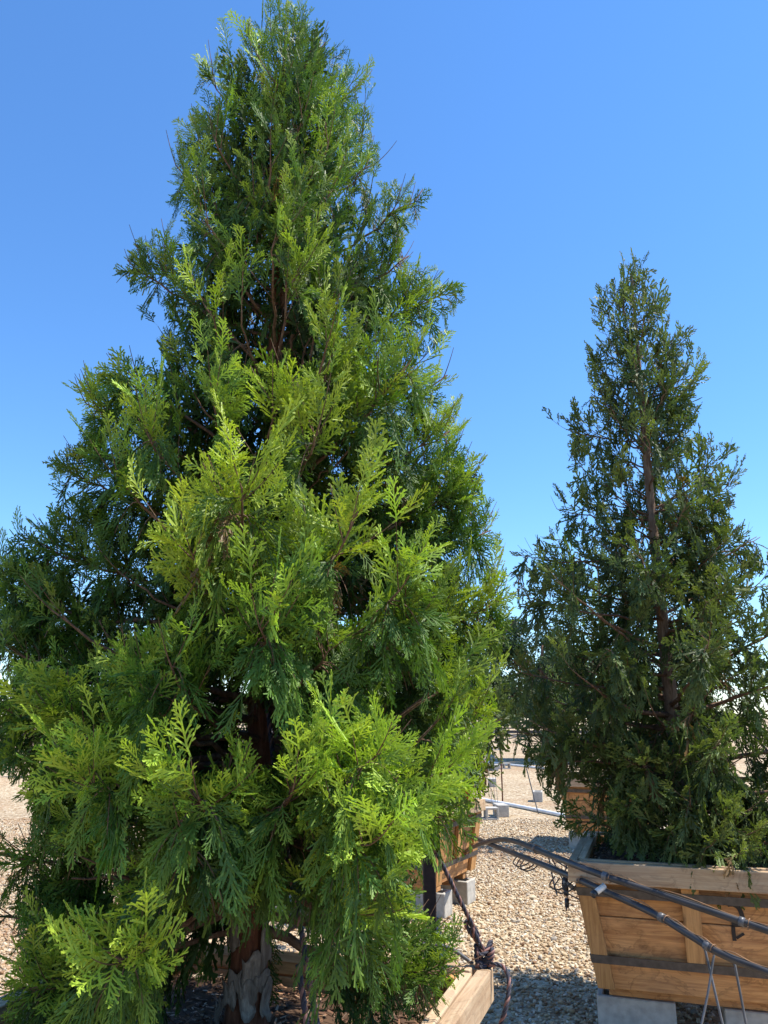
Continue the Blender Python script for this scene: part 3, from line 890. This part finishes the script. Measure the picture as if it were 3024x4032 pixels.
# boughs that carry the outline and the lit front (brighter tint paints the sunlight), read off the photograph: (x, y, depth, base drop, young, dens)
keys = [
    (425, 150, 2.5, .35, .45), (400, 290, 2.5, .35, .45), (362, 350, 2.45, .30, .5), (258, 560, 2.5, .30, .35), (235, 800, 2.45, .35, .55),
    (165, 870, 2.4, .25, .6), (120, 1010, 2.5, .20, .3), (30, 1160, 2.55, .15, .25), (5, 1270, 2.55, .05, .25), (-40, 1500, 2.3, .1, .6),
    (-30, 1350, 2.6, .05, .25), (-60, 1640, 2.35, -.05, .45), (-10, 1850, 2.45, -.1, .3), (40, 2140, 2.2, -.2, .6), (-20, 1980, 2.5, -.1, .3),
    (720, 85, 2.55, .30, .45), (800, 165, 2.6, .3, .45), (800, 290, 2.55, .3, .4), (825, 350, 2.5, .2, .4), (930, 405, 2.55, .40, .4),
    (900, 550, 2.5, .25, .45), (995, 612, 2.55, .30, .45), (985, 810, 2.5, .25, .55), (990, 930, 2.45, .2, .55), (1030, 990, 2.55, .2, .45),
    (1050, 1065, 2.5, .15, .5), (1080, 1145, 2.55, .15, .45), (1105, 1290, 2.45, .15, .6), (1070, 1400, 2.45, .1, .55), (1045, 1560, 2.4, .05, .5, .5),
    (1050, 1725, 2.2, .0, .6, .3), (970, 2000, 2.45, -.05, .5, .5), (975, 2110, 2.3, -.1, .5),
    # front
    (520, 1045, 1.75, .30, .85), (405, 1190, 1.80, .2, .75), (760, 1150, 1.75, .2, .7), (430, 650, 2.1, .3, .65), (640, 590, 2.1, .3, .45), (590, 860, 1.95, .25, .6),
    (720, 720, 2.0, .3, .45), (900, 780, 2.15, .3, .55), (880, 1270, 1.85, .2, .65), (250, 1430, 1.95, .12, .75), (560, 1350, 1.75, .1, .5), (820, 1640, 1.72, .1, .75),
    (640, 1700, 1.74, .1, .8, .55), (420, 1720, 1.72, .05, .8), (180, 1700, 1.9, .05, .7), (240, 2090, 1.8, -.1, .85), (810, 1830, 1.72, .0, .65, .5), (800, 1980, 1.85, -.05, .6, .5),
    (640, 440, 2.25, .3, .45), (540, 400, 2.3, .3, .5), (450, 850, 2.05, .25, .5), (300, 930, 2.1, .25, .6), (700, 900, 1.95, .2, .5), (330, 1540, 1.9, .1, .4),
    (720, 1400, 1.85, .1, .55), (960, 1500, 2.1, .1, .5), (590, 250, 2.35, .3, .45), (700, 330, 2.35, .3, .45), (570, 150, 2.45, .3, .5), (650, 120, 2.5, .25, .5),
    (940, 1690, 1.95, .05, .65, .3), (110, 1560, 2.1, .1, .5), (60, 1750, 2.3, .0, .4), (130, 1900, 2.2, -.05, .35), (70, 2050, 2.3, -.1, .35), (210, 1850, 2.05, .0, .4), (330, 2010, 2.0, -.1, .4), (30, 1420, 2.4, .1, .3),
]
for (x, y, Y, drop, yo, *hm) in keys:
    hm = hm[0] if hm else 1.0
    tip = unp(x, y, Y) - b1
    hr = math.hypot(tip[0], tip[1])
    tip[:2] *= max(.5, (hr - .03) / hr)
    tip[2] -= .05 * max(0, tip[2] / 3.7 - .6)
    z0 = max(.12, tip[2] - drop - .02)
    f = np.clip(tip[2] / 3.7, 0, 1)
    big.limb(z0, tip, sag=.06 * (1 - f), dens=1.75, young=yo + .08 + .14 * f, r=.015 * (1.15 - f), bare=.25 if f < .6 else .1, hang=.90 * hm * (1 - .75 * f ** 1.5), up=.55 + .35 * f, tw=1.0, dead=.012)  # upper boughs tinted brighter for a painted sunlit look
# leader
for i in range(6):
    a = i * 2.4
    big.limb(3.02 + .08 * i, (0.06 * math.cos(a), .06 * math.sin(a), 3.42 + .04 * i), dens=.9, young=.5, r=.005, bare=.05, hang=0, up=.9, tw=.7)
# peeling bark plates low on the trunk
for i in range(26):
    z = random.uniform(.02, .95) if i > 8 else random.uniform(.0, .30)
    c, rd = big.at(z)
    a = random.uniform(-2.9, -.2)
    w = random.uniform(.35, .8); h = random.uniform(.04, .12)
    ph = [random.uniform(-.5, .5) for _ in range(8)]
    Vp = []; Fp = []
    n = 6
    for j in range(n):
        for k in range(n):
            u = (k / (n - 1) - .5); v = (j / (n - 1) - .5)
            ed = 1 + .25 * math.sin(5 * v + ph[0] * 6) * (1 if u > 0 else -.6)
            aa = a + u * w * ed; zz = z + v * h * (1 + .3 * math.sin(6 * u + ph[1] * 6))
            cc, r_ = big.at(max(zz, 0)); r_ = r_ + (r_ * .12) + .004 + .010 * abs(u) * 2 * (ph[2] + .6) + .006 * max(v, 0) * 2
            Vp.append((cc[0] + r_ * math.cos(aa), cc[1] + r_ * math.sin(aa), zz))
    for j in range(n - 1):
        for k in range(n - 1): Fp.append((j * n + k, j * n + k + 1, (j + 1) * n + k + 1, (j + 1) * n + k))
    pl = mesh_obj('bark_plate', pymesh('bark_plate', Vp, Fp, True), M['bark_grey'], big.trunk)
    so_ = pl.modifiers.new('solid', 'SOLIDIFY'); so_.thickness = .004

# ---- the right tree
T2 = (1.755, 4.85, 0.80)
t2 = Cedar('cedar_tree', T2, 3.98, 'smaller olive green cedar with bare stretches of trunk, right box', '_mid', r0=.046, lean=(0.0, 0.0), bark='bark_tan', leafmat='cedar_far')
env2 = [(0.05, .55), (0.25, .72), (0.6, .92), (1.0, .94), (1.4, .92), (1.8, .80), (2.1, .52), (2.5, .46), (3.0, .34), (3.4, .24), (3.7, .12), (4.04, .03)]
OUT2 = [(530, 1345, 1362), (550, 1342, 1368), (600, 1305, 1430), (640, 1263, 1450), (690, 1268, 1452), (720, 1310, 1512), (760, 1250, 1512), (800, 1253, 1532), (850, 1300, 1512), (880, 1193, 1500), (920, 1198, 1512), (960, 1218, 1582),
        (1000, 1240, 1602), (1040, 1193, 1615), (1090, 1188, 1592), (1140, 1193, 1600), (1180, 1150, 1658), (1205, 1103, 1720), (1260, 1118, 1760), (1290, 1108, 1800), (1400, 1108, 1900), (1450, 1098, 1900), (1500, 1088, 1900), (1560, 1093, 1900), (1600, 1118, 1900),
        (1660, 1148, 1900), (1700, 1188, 1900), (1760, 1198, 1900), (1800, 1228, 1900), (1830, 1290, 1900), (1850, 1400, 1900), (1880, 1500, 1900), (2000, 1600, 1900)]
POCK2 = [(1390, 1060, 26, 120), (1436, 1500, 26, 75), (1300, 1330, 50, 80), (1250, 1480, 60, 60), (1270, 1690, 60, 60), (1440, 1330, 30, 40), (1560, 1500, 50, 40), (1390, 1560, 50, 40), (1310, 960, 30, 50)]
HOLE2 = [(1372, 1000, 10, 50), (1640, 1250, 20, 20), (1560, 1500, 18, 14), (1600, 1640, 16, 24), (1342, 1080, 12, 30), (1300, 1190, 26, 14)]
t2.keep = shaper(OUT2, POCK2, HOLE2, 4.78)
populate(t2, env2, .18, 3.72, 92, .12, dens=1.1, young=.42, hang=.95)
populate(t2, env2, .30, 3.3, 60, .10, golden=2.1, dens=1.3, young=.2, hang=1.2, rlo=.25, rhi=.6)  # inner core of this crown, interior shade painted into its darker tint
b2 = np.array(T2)
for (x, y, Y, drop, yo) in [(1290, 680, 4.9, .2, .4), (1425, 660, 4.9, .2, .4), (1505, 815, 4.9, .2, .5), (1280, 800, 4.9, .12, .4), (1215, 930, 4.9, .10, .3), (1480, 750, 4.85, .25, .4), (1585, 1050, 4.9, .2, .5),
                            (1190, 1100, 4.95, .1, .3), (1105, 1200, 4.95, .0, .35), (1655, 1160, 4.9, .2, .5), (1130, 1290, 4.6, .1, .45), (1095, 1580, 4.9, .05, .35), (1105, 1450, 4.8, .1, .4),
                            (1500, 1540, 4.2, .1, .6), (1300, 1400, 4.2, .1, .45), (1400, 1240, 4.3, .1, .45), (1550, 1290, 4.2, .15, .5), (1600, 1650, 4.2, .05, .55), (1640, 1800, 4.15, -.05, .6), (1470, 1640, 4.25, .05, .5), (1360, 1650, 4.4, .0, .4), (1190, 1640, 4.7, .0, .35), (1560, 1760, 4.2, -.05, .5),
                            (1450, 1800, 4.25, -.05, .5), (1600, 1850, 4.1, -.05, .6), (1340, 1740, 4.4, -.05, .4), (1540, 1830, 4.15, -.05, .5), (1350, 630, 4.87, .2, .4), (1365, 600, 4.85, .15, .4)]:
    tip = unp(x, y, Y) - b2
    hr = math.hypot(tip[0], tip[1])
    tip[:2] *= max(.5, (hr - .04) / hr)
    f = np.clip(tip[2] / 4, 0, 1)
    t2.limb(max(.12, tip[2] - drop), tip, sag=.05 * (1 - f), dens=1.15, young=yo, r=.014 * (1.15 - f), bare=.25 if f < .6 else .12, hang=.95 * (1 - .7 * f ** 1.5), up=.35 + .4 * f)
# teal tie on its trunk
z_ = 0.66; c, rd = t2.at(z_)
V, F = tube([c + np.array([0, 0, -.016]), c + np.array([0, 0, .016])], rd * 1.16 + .003, 16)
o = mesh_obj('tree_tie', npmesh('tree_tie', V + b2, F, True), M['teal'])
tag(o, 'teal tape tied round the trunk of the right tree', 'tree tie')

# ---- trees behind
def far_cedar(base, h, rad, n, label, lod='_far', y=.4):
    t = Cedar('cedar_tree', base, h, label, lod, r0=.045, bark='bark_tan', leafmat='cedar_far')
    e = [(0.1, rad * .7), (h * .15, rad), (h * .35, rad * .95), (h * .6, rad * .65), (h * .85, rad * .3), (h, .05)]
    populate(t, e, .25, h * .96, n, .12, dens=.95, young=y, hang=.85)
    return t
far_cedar((B3C[0], B3C[1], .79), 3.2, .92, 110, 'dark cedar standing behind the right edge of the big tree', '_mid' if False else '_far', .42)
far_cedar((B4C[0], B4C[1], .79), 3.2, .85, 40, 'cedar in the hidden box behind the right tree')
far_cedar((B5C[0], B5C[1], .79), 3.0, .8, 36, 'distant cedar behind the big tree, left of its trunk')
far_cedar((B6C[0], B6C[1], .79), 2.2, .7, 30, 'farthest cedar at the far left of the yard')

# ------------------------------------------------------------------ broadleaf trees at the back
def mat_leaf(name, a, b): return mat_foliage(name, a, tuple((x + y) / 2 for x, y in zip(a, b)), b, .25)
M['leaf_dark'] = mat_leaf('broadleaf_dark', (0.022, 0.048, 0.028), (0.055, 0.095, 0.040))
M['leaf_pale'] = mat_leaf('broadleaf_pale', (0.075, 0.11, 0.045), (0.16, 0.20, 0.09))
def broadleaf(base, h, rad, zc, nleaf, lsize, label, mat, name='broadleaf_tree'):
    rt = empty(name, base); tag(rt, label, 'tree', 'trees at the back of the yard')
    mb = MB()
    P = catmull([(0, 0, 0), (.05 * rad, 0, zc * .5), (0, .04 * rad, zc), (0.05 * rad, 0, h * .8)], 4)
    mb.add(*tube(P, np.linspace(.05 * h * .8, .01 * h, len(P)), 8))
    clumps = []
    for i in range(34):
        a = random.uniform(0, 6.28); e = random.uniform(-.6, 1.2); q = random.uniform(.45, 1.0)
        c = np.array([math.cos(a) * math.cos(e) * rad * q, math.sin(a) * math.cos(e) * rad * q, zc + (h - zc) * math.sin(e) * q])
        clumps.append((c, rad * random.uniform(.22, .40)))
        s0 = P[random.randrange(3, len(P) - 2)]
        mb.add(*tube(bez(s0, (s0 + c) / 2 + np.array([0, 0, .1 * rad]), c, 6), np.linspace(.012 * h, .003 * h, 6), 5))
    mesh_obj('trunk', mb.mesh('trunk'), M['twig'], rt)
    n = nleaf
    ci = rng.integers(0, len(clumps), n)
    C = np.array([c for c, r in clumps])[ci]; Rr = np.array([r for c, r in clumps])[ci]
    D = rng.normal(0, 1, (n, 3)); D /= np.linalg.norm(D, axis=1)[:, None]
    O = C + D * (Rr * rng.random(n) ** .4)[:, None] * np.array([1, 1, .75])
    X = rng.normal(0, 1, (n, 3)) + np.array([0, 0, -.3]); X /= np.linalg.norm(X, axis=1)[:, None]
    Y = np.cross(X, rng.normal(0, 1, (n, 3))); Y /= np.linalg.norm(Y, axis=1)[:, None]
    s = lsize * rng.uniform(.6, 1.3, n)[:, None]
    VV = np.stack([O, O + X * s * .5 + Y * s * .32, O + X * s, O + X * s * .5 - Y * s * .32], 1).reshape(-1, 3)
    me = npmesh('crown', VV, np.arange(4 * n).reshape(-1, 4))
    at = me.attributes.new('tint', 'FLOAT_COLOR', 'POINT')
    y = np.repeat(rng.random(n), 4); hcol = np.repeat(rng.uniform(.3, .8, len(clumps))[ci], 4)
    at.data.foreach_set('color', np.stack([y, hcol, y * 0, y * 0 + 1], -1).astype(np.float32).ravel())
    cr = mesh_obj('crown', me, M[mat], rt); cr['kind'] = 'stuff'
    return rt
broadleaf((6.2, 31, 0), 5.5, 2.5, 2.6, 30000, .13, 'dark leafy broadleaf tree showing between the two cedars', 'leaf_dark')
for i, (x, y, h, r, lb) in enumerate([(11.5, 82, 5.0, 3.2, 'pale green bushy tree beyond the far fence, between the two cedars'), (17, 90, 4.6, 3.4, 'pale tree beyond the fence, next right of the gap'), (25, 88, 5.2, 3.4, 'pale tree beyond the fence, behind the right cedar'), (33, 86, 4.8, 3.2, 'pale tree beyond the fence, far right'),
                                      (5, 92, 4.4, 3.0, 'pale tree beyond the fence, behind the big cedar'), (-4, 90, 4.0, 3.0, 'pale low tree beyond the fence, left of centre'), (-14, 92, 4.2, 3.2, 'pale tree beyond the fence, left part of the row'), (-26, 90, 4.4, 3.4, 'pale tree beyond the fence, second from the left'), (-38, 88, 4.2, 3.4, 'pale tree beyond the fence, at the left end of the row')]):
    broadleaf((x, y, 0), h, r, h * .5, 3200, .42, lb, 'leaf_pale')

# ------------------------------------------------------------------ far fence
fr_root = empty('fence', (0, 66, 0)); tag(fr_root, 'dark low timber fence along the far edge of the yard', 'fence')
for i in range(-24, 25):
    x = i * 2.2
    V, F = tube([(x, 0, 0), (x, 0, 1.55 if i % 2 else 2.0)], .055, 6)
    mesh_obj('post', npmesh('post', V, F), M['rust' if i % 2 == 0 else 'fence_dark'], fr_root)
for z, hh in ((.12, .2), (.42, .2), (.74, .10), (1.0, .07), (1.25, .05)):
    for i in range(-8, 8):
        x0 = i * 6.6
        me = pymesh('rail', [(x0, -.08, z), (x0 + 6.59, -.08, z), (x0 + 6.59, -.02, z), (x0, -.02, z), (x0, -.08, z + hh), (x0 + 6.59, -.08, z + hh), (x0 + 6.59, -.02, z + hh), (x0, -.02, z + hh)],
                    [(0, 1, 5, 4), (1, 2, 6, 5), (2, 3, 7, 6), (3, 0, 4, 7), (4, 5, 6, 7), (3, 2, 1, 0)])
        mesh_obj('rail', me, M['fence_dark'], fr_root)

# ------------------------------------------------------------------ loose concrete blocks in the lane
GB = 'loose concrete blocks in the gravel lane'
for (x, y, rz, lb, pose) in [
    (2.27, 19.3, 90, 'pale block with a sunlit side, left of the rusty stake', 'end'), (2.62, 19.7, 80, 'block just behind the pale block left of the rusty stake', 'end'),
    (3.07, 16.3, 78, 'block lying with its two holes upward, right of the rusty stake', 'up'),
    (1.66, 13.4, 5, 'near loose block left of the white pipe', 'end'), (1.98, 13.9, 95, 'loose block standing at the end of the near one by the white pipe', 'end'),
    (4.34, 32.4, 88, 'single far block alone in the middle of the lane', 'end'),
    (2.95, 25.8, 90, 'leftmost block of the middle row of four', 'end'), (3.28, 25.7, 20, 'second block of the middle row of four', 'end'), (3.50, 25.5, 85, 'third block of the middle row of four', 'end'), (3.90, 26.3, 10, 'rightmost block of the middle row of four', 'end'),
    (5.40, 42, 90, 'left block of the far row of three', 'end'), (5.75, 41.4, 15, 'middle block of the far row of three', 'end'), (6.15, 42.4, 85, 'right block of the far row of three', 'end'),
    (7.4, 52, 40, 'tiny block far up the lane', 'end'), (8.2, 62, 30, 'farthest block, by the fence', 'end')]:
    block(x, y, R(rz), lb, GB, pose, 0.001)

# ------------------------------------------------------------------ stakes, pipes, tubing
def thing_tube(name, pts, r, mat, label, cat, n=8, per=6, group=None, smooth=True, parent=None):
    P = catmull(pts, per)
    V, F = tube(P, r, n)
    o = mesh_obj(name, npmesh(name, V, F, smooth), M[mat], parent)
    if label: tag(o, label, cat, group)
    return o

st = empty('steel_stake', (2.30, 15.85, 0)); tag(st, 'thin rusty steel stake with a cross bar, in the lane', 'stake')
V, F = tube([(0, 0, -.02), (0.0, 0, .7), (0.0, 0, 1.33)], .014, 8); mesh_obj('rod', npmesh('rod', V, F, True), M['rust'], st)
V, F = tube([(-.14, 0, 1.30), (.10, 0, 1.30)], .016, 8); mesh_obj('cross_bar', npmesh('cross_bar', V, F, True), M['rust'], st)
thing_tube('drip_tubing', [(2.02, 15.7, .52), (1.98, 15.6, .95), (2.08, 15.7, 1.20), (2.20, 15.82, 1.34), (2.36, 15.86, 1.345), (2.55, 15.9, 1.27), (2.9, 16, 1.22)], .014, 'poly', 'dark tubing hung over the cross bar of the rusty stake', 'tubing')
thing_tube('drip_tubing', [(1.99, 15.6, .88), (2.1, 15.66, 1.13), (2.35, 15.8, 1.18), (2.62, 15.9, 1.24)], .013, 'poly', 'second dark tubing sagging below the cross bar of the rusty stake', 'tubing')
for k, (x, y0) in enumerate(((1.99, .95), (2.05, .9), (2.10, 1.0))):
    thing_tube('drip_line', [(x, 15.55, y0), (x + .03, 15.5, .5), (x + .05, 15.45, .02)], .004, 'tube_grey', ['leftmost', 'middle', 'rightmost'][k] + ' thin drip line hanging left of the rusty stake', 'drip line')
thing_tube('steel_rod', [(2.67, 14.2, 0), (2.60, 14.2, .3), (2.50, 14.2, .75)], .010, 'tube_grey', 'thin leaning rod at the white ground pipe', 'rod')
thing_tube('ground_pipe', [(1.70, 16.9, .035), (2.05, 16.04, .035), (2.45, 15.1, .035), (2.82, 14.13, .035), (3.1, 13.4, .035)], .032, 'pvc', 'white pipe lying on the gravel before the rusty stake', 'pipe', 10)
thing_tube('ground_pipe', [(3.1, 31.2, .04), (3.63, 29.9, .04), (4.52, 27.6, .04), (5.4, 25.3, .04)], .035, 'pvc', 'farther white pipe lying across the lane', 'pipe', 10)

post = empty('wooden_post', (0.30, 5.55, 0)); tag(post, 'dark square post standing behind the near box', 'post')
me = pymesh('shaft', [(a * .042, b * .042, z) for z in (-.05, 1.45) for (a, b) in ((-1, -1), (1, -1), (1, 1), (-1, 1))], [(0, 1, 5, 4), (1, 2, 6, 5), (2, 3, 7, 6), (3, 0, 4, 7), (4, 5, 6, 7), (3, 2, 1, 0)])
sh = mesh_obj('shaft', me, M['post'], post); bm_ = sh.modifiers.new('b', 'BEVEL'); bm_.width = .006
x, y = loc(B3C, B3R, .47, .25)
me = pymesh('marker_stake', [(a * .018, b * .012, z) for z in (0, .52) for (a, b) in ((-1, -1), (1, -1), (1, 1), (-1, 1))], [(0, 1, 5, 4), (1, 2, 6, 5), (2, 3, 7, 6), (3, 0, 4, 7), (4, 5, 6, 7), (3, 2, 1, 0)])
o = mesh_obj('marker_stake', me, M['orange']); o.location = (x, y, .72); tag(o, 'orange marker stake in the box behind the big tree', 'stake')

# main irrigation pipes slung from box to box
def px(x, y, Y): return tuple(unp(x * 1659 / 768, y * 1659 / 768, Y))
PA = [(0.40, 8.2, .60), px(467.6, 835.6, 7.3), px(500, 848, 5.9), px(546, 866, 4.75), px(600, 889, 4.25), px(653, 913, 3.98), px(690, 935, 3.80), px(720, 953, 3.68), px(768, 972, 3.55), (1.95, 3.2, .52), (2.4, 2.7, .51)]
PB = [(0.55, 8.6, .06), px(460, 856, 8.0), px(472, 847.6, 7.0), px(496, 840, 6.0), px(516, 841.6, 5.35), px(549.6, 855, 4.62), px(575, 865, 4.30), px(609, 877.5, 4.12), px(653, 891.7, 4.0), px(768, 930.5, 3.72), (2.1, 3.4, .60), (2.7, 3.1, .56)]
ra = empty('irrigation_pipe', (0, 0, 0)); tag(ra, 'lower black irrigation pipe slung in front of the right box', 'pipe', 'black irrigation pipes')
rb = empty('irrigation_pipe', (0, 0, 0)); tag(rb, 'upper black irrigation pipe resting at the corner of the right box', 'pipe', 'black irrigation pipes')
for root, pts, cl in ((ra, PA, (.36, .52, .66)), (rb, PB, (.42, .63, .80))):
    P = catmull(pts, 10)
    V, F = tube(P, .0165, 12); mesh_obj('pipe', npmesh('pipe', V, F, True), M['poly'], root)
    W = P + np.array([0, 0, .021]) + np.stack([np.zeros(len(P)), -.004 + 0 * P[:, 0], .006 * np.sin(np.arange(len(P)) * .7)], -1)
    V, F = tube(W, .0022, 5); mesh_obj('wire', npmesh('wire', V, F, True), M['wire'], root)
    for q in cl:
        i = int(q * (len(P) - 1)); t = nrm(P[i + 1] - P[i - 1])
        V, F = tube([P[i] - t * .012, P[i] + t * .012], .0205, 12); mesh_obj('coupling', npmesh('coupling', V, F, True), M['tube_grey'], root)
        a = np.linspace(0, 6.0, 14); s_ = nrm(np.cross(t, UP)); u_ = np.cross(s_, t)
        C = P[i] + t * .03 + .023 * (np.cos(a)[:, None] * s_ + np.sin(a)[:, None] * u_)
        V, F = tube(C, .002, 5); mesh_obj('wire_clip', npmesh('wire_clip', V, F, True), M['wire'], root)
# drip loops hanging from the pipes near the box corner
def loops(base, k, lb):
    for i in range(k):
        b = np.array(base) + np.array([.02 * i, -.02 * i, -.005 * i])
        r_ = random.uniform(.035, .06)
        P = [b, b + np.array([-.03, .01, -r_]), b + np.array([.0, .0, -r_ * 1.5]), b + np.array([.05, -.01, -r_ * 1.2]), b + np.array([.09, -.02, -r_ * .5]), b + np.array([.10, -.03, -.01])]
        thing_tube('drip_line', P, .004, 'poly', f'{["first", "second", "third", "fourth"][i]} small loop of drip line {lb}', 'drip line', 6, 6, 'drip line loops')
loops((0.86, 5.35, .745), 3, 'hanging below the lower pipe left of the right box')
loops((0.93, 4.55, .77), 2, 'by the corner of the right box')
for i, (a, b, c) in enumerate([((.99, 5.0, .79), (.99, 4.9, .68), (.95, 4.62, .66)), ((1.0, 4.95, .79), (1.04, 4.8, .66), (.98, 4.55, .60)), ((1.01, 4.9, .79), (1.08, 4.75, .74), (1.1, 4.6, .60)), ((1.03, 4.7, .80), (.98, 4.6, .70), (1.06, 4.45, .66))]):
    thing_tube('drip_line', [a, b, c], .004, 'poly', f'{["first", "second", "third", "fourth"][i]} strand of drip line tangled between the two pipes', 'drip line', 6, 6, 'tangled drip strands')
va = empty('pipe_valve', (1.0, 4.62, 0)); tag(va, 'small black valve hanging in the drip line tangle', 'valve')
V, F = tube([(0, 0, .66), (0, 0, .76)], [.014, .014], 10); mesh_obj('body', npmesh('body', V, F, True), M['poly'], va)
V, F = tube([(-.01, 0, .735), (.05, -.01, .69)], .012, 10); mesh_obj('handle', npmesh('handle', V, F, True), M['grey_plastic'], va)
V, F = tube([(0, 0, .60), (0.002, 0, .645)], .012, 10); mesh_obj('lower_fitting', npmesh('lower_fitting', V, F, True), M['poly'], va)
pv = empty('pipe_stub', (1.08, 4.18, 0)); tag(pv, 'short white pipe stub with black end, by the right box corner', 'pipe')
V, F = tube([(-.030, -.02, .768), (.018, .003, .793)], .0145, 10); mesh_obj('white_pipe', npmesh('white_pipe', V, F, True), M['pvc'], pv)
V, F = tube([(-.052, -.028, .756), (-.034, -.0195, .7655)], .0175, 10); mesh_obj('black_end', npmesh('black_end', V, F, True), M['poly'], pv)
for i, (a, b, c, m_, lb) in enumerate([((1.42, 3.80, .64), (1.43, 3.72, .4), (1.46, 3.62, .0), 'tube_grey', 'left upright drip tube hanging before the right box'),
                                      ((1.46, 3.77, .625), (1.36, 3.70, .40), (1.17, 3.6, .02), 'tube_grey', 'slanting drip tube crossing the left upright one'),
                                      ((1.51, 3.71, .605), (1.515, 3.66, .35), (1.52, 3.6, 0), 'tube_grey', 'pale drip tube hanging nearest the right edge')]):
    thing_tube('drip_tube', [a, b, c], .0055, m_, lb, 'drip tube', 6, 6)
sk = empty('emitter_stake', (1.66, 3.62, 0)); tag(sk, 'flat grey stake hanging from the lower pipe at the right edge', 'stake')
me = pymesh('blade', [(a * .011 - z * .10 * 0 + (.05 * (z - .30) / .25), b * .003, z) for z in (.30, .545) for (a, b) in ((-1, -1), (1, -1), (1, 1), (-1, 1))], [(0, 1, 5, 4), (1, 2, 6, 5), (2, 3, 7, 6), (3, 0, 4, 7), (4, 5, 6, 7), (3, 2, 1, 0)])
mesh_obj('blade', me, M['grey_plastic'], sk)
V, F = tube([(.045, 0, .54), (.05, 0, .575)], .008, 8); mesh_obj('clip', npmesh('clip', V, F, True), M['poly'], sk)

# ------------------------------------------------------------------ ropes
def rope(name, pts, r, label, pitch=0.05, per=8):
    root = empty(name, tuple(pts[0])); tag(root, label, 'rope', 'guy ropes of the near tree')
    P = catmull(pts, per)
    # resample
    d = np.concatenate([[0], np.cumsum(np.linalg.norm(np.diff(P, axis=0), axis=1))])
    n = max(12, int(d[-1] / (pitch / 7)))
    q = np.linspace(0, d[-1], n)
    P = np.stack([np.interp(q, d, P[:, k]) for k in range(3)], -1)
    T, A, B = frames(P)
    for s_, m_ in ((0, 'rope_dark'), (1, 'rope_dark'), (2, 'rope_orange')):
        ph = q * 2 * math.pi / pitch + s_ * 2 * math.pi / 3
        C = P + r * .52 * (np.cos(ph)[:, None] * A + np.sin(ph)[:, None] * B)
        V, F = tube(C, r * .56, 6)
        mesh_obj('strand', npmesh('strand', V - np.array(pts[0]), F, True), M[m_], root)
    return root
K = np.array([0.335, 2.87, .83])
rope('guy_rope', [(-.375, 2.50, 2.12), (-.10, 2.63, 1.65), (.12, 2.75, 1.27), (.27, 2.83, .98), tuple(K + np.array([-.015, 0, .06]))], .0075, 'dark twisted guy rope running from trunk to the back right box corner')
rope('guy_rope', [(-.385, 2.47, 1.80), (-.30, 2.27, 1.42), (-.20, 2.06, 1.10), (-.125, 1.90, .86), (-.09, 1.80, .74)], .0075, 'dark twisted guy rope running down the front of the trunk')
rope('guy_rope', [(-.205, 2.06, 1.03), (-.160, 1.97, .86), (-.120, 1.86, .74)], .0075, 'doubled lower end of the front guy rope')
kp = []
for i in range(30):
    a = i * .95
    kp.append(tuple(K + np.array([.028 * math.cos(a), .026 * math.sin(a * 1.3), -.035 + .07 * i / 30 + .016 * math.sin(a * 2.1)])))
rope('rope_knot', kp, .0075, 'bulky knot of dark twisted rope at the back right box corner', per=4)
rope('rope_tail', [tuple(K + np.array([-.01, -.005, .03])), tuple(K + np.array([-.045, -.01, .075])), tuple(K + np.array([-.06, -.015, .10])), tuple(K + np.array([-.05, -.02, .11])), tuple(K + np.array([-.015, -.02, .045]))], .0075, 'loose looped rope tail sticking up from the knot', per=6)
rope('rope_wrap', [tuple(K + np.array([.01, -.02, -.03])), (.36, 2.84, .815), (.395, 2.825, .808), (.405, 2.80, .77), (.39, 2.78, .71), (.37, 2.78, .66)], .0075, 'rope wrapped over the pale rim at the box corner')
rope('guy_rope', [(2.2, 4.75, 1.5), (2.35, 4.5, 1.15), (2.45, 4.3, .9)], .006, 'dark guy rope of the right tree at the right edge')
thing_tube('drip_hose', [(.30, 2.90, .80), (.22, 2.95, .835), (.12, 2.99, .83), (.02, 3.02, .76)], .007, 'tube_grey', 'grey hose curling over the back rim of the near box', 'hose')
thing_tube('drip_hose', [(-.12, 1.98, .715), (0, 2.16, .745), (.10, 2.32, .76), (.14, 2.5, .72)], .0075, 'tube_grey', 'grey hose lying on the litter inside the near box', 'hose')
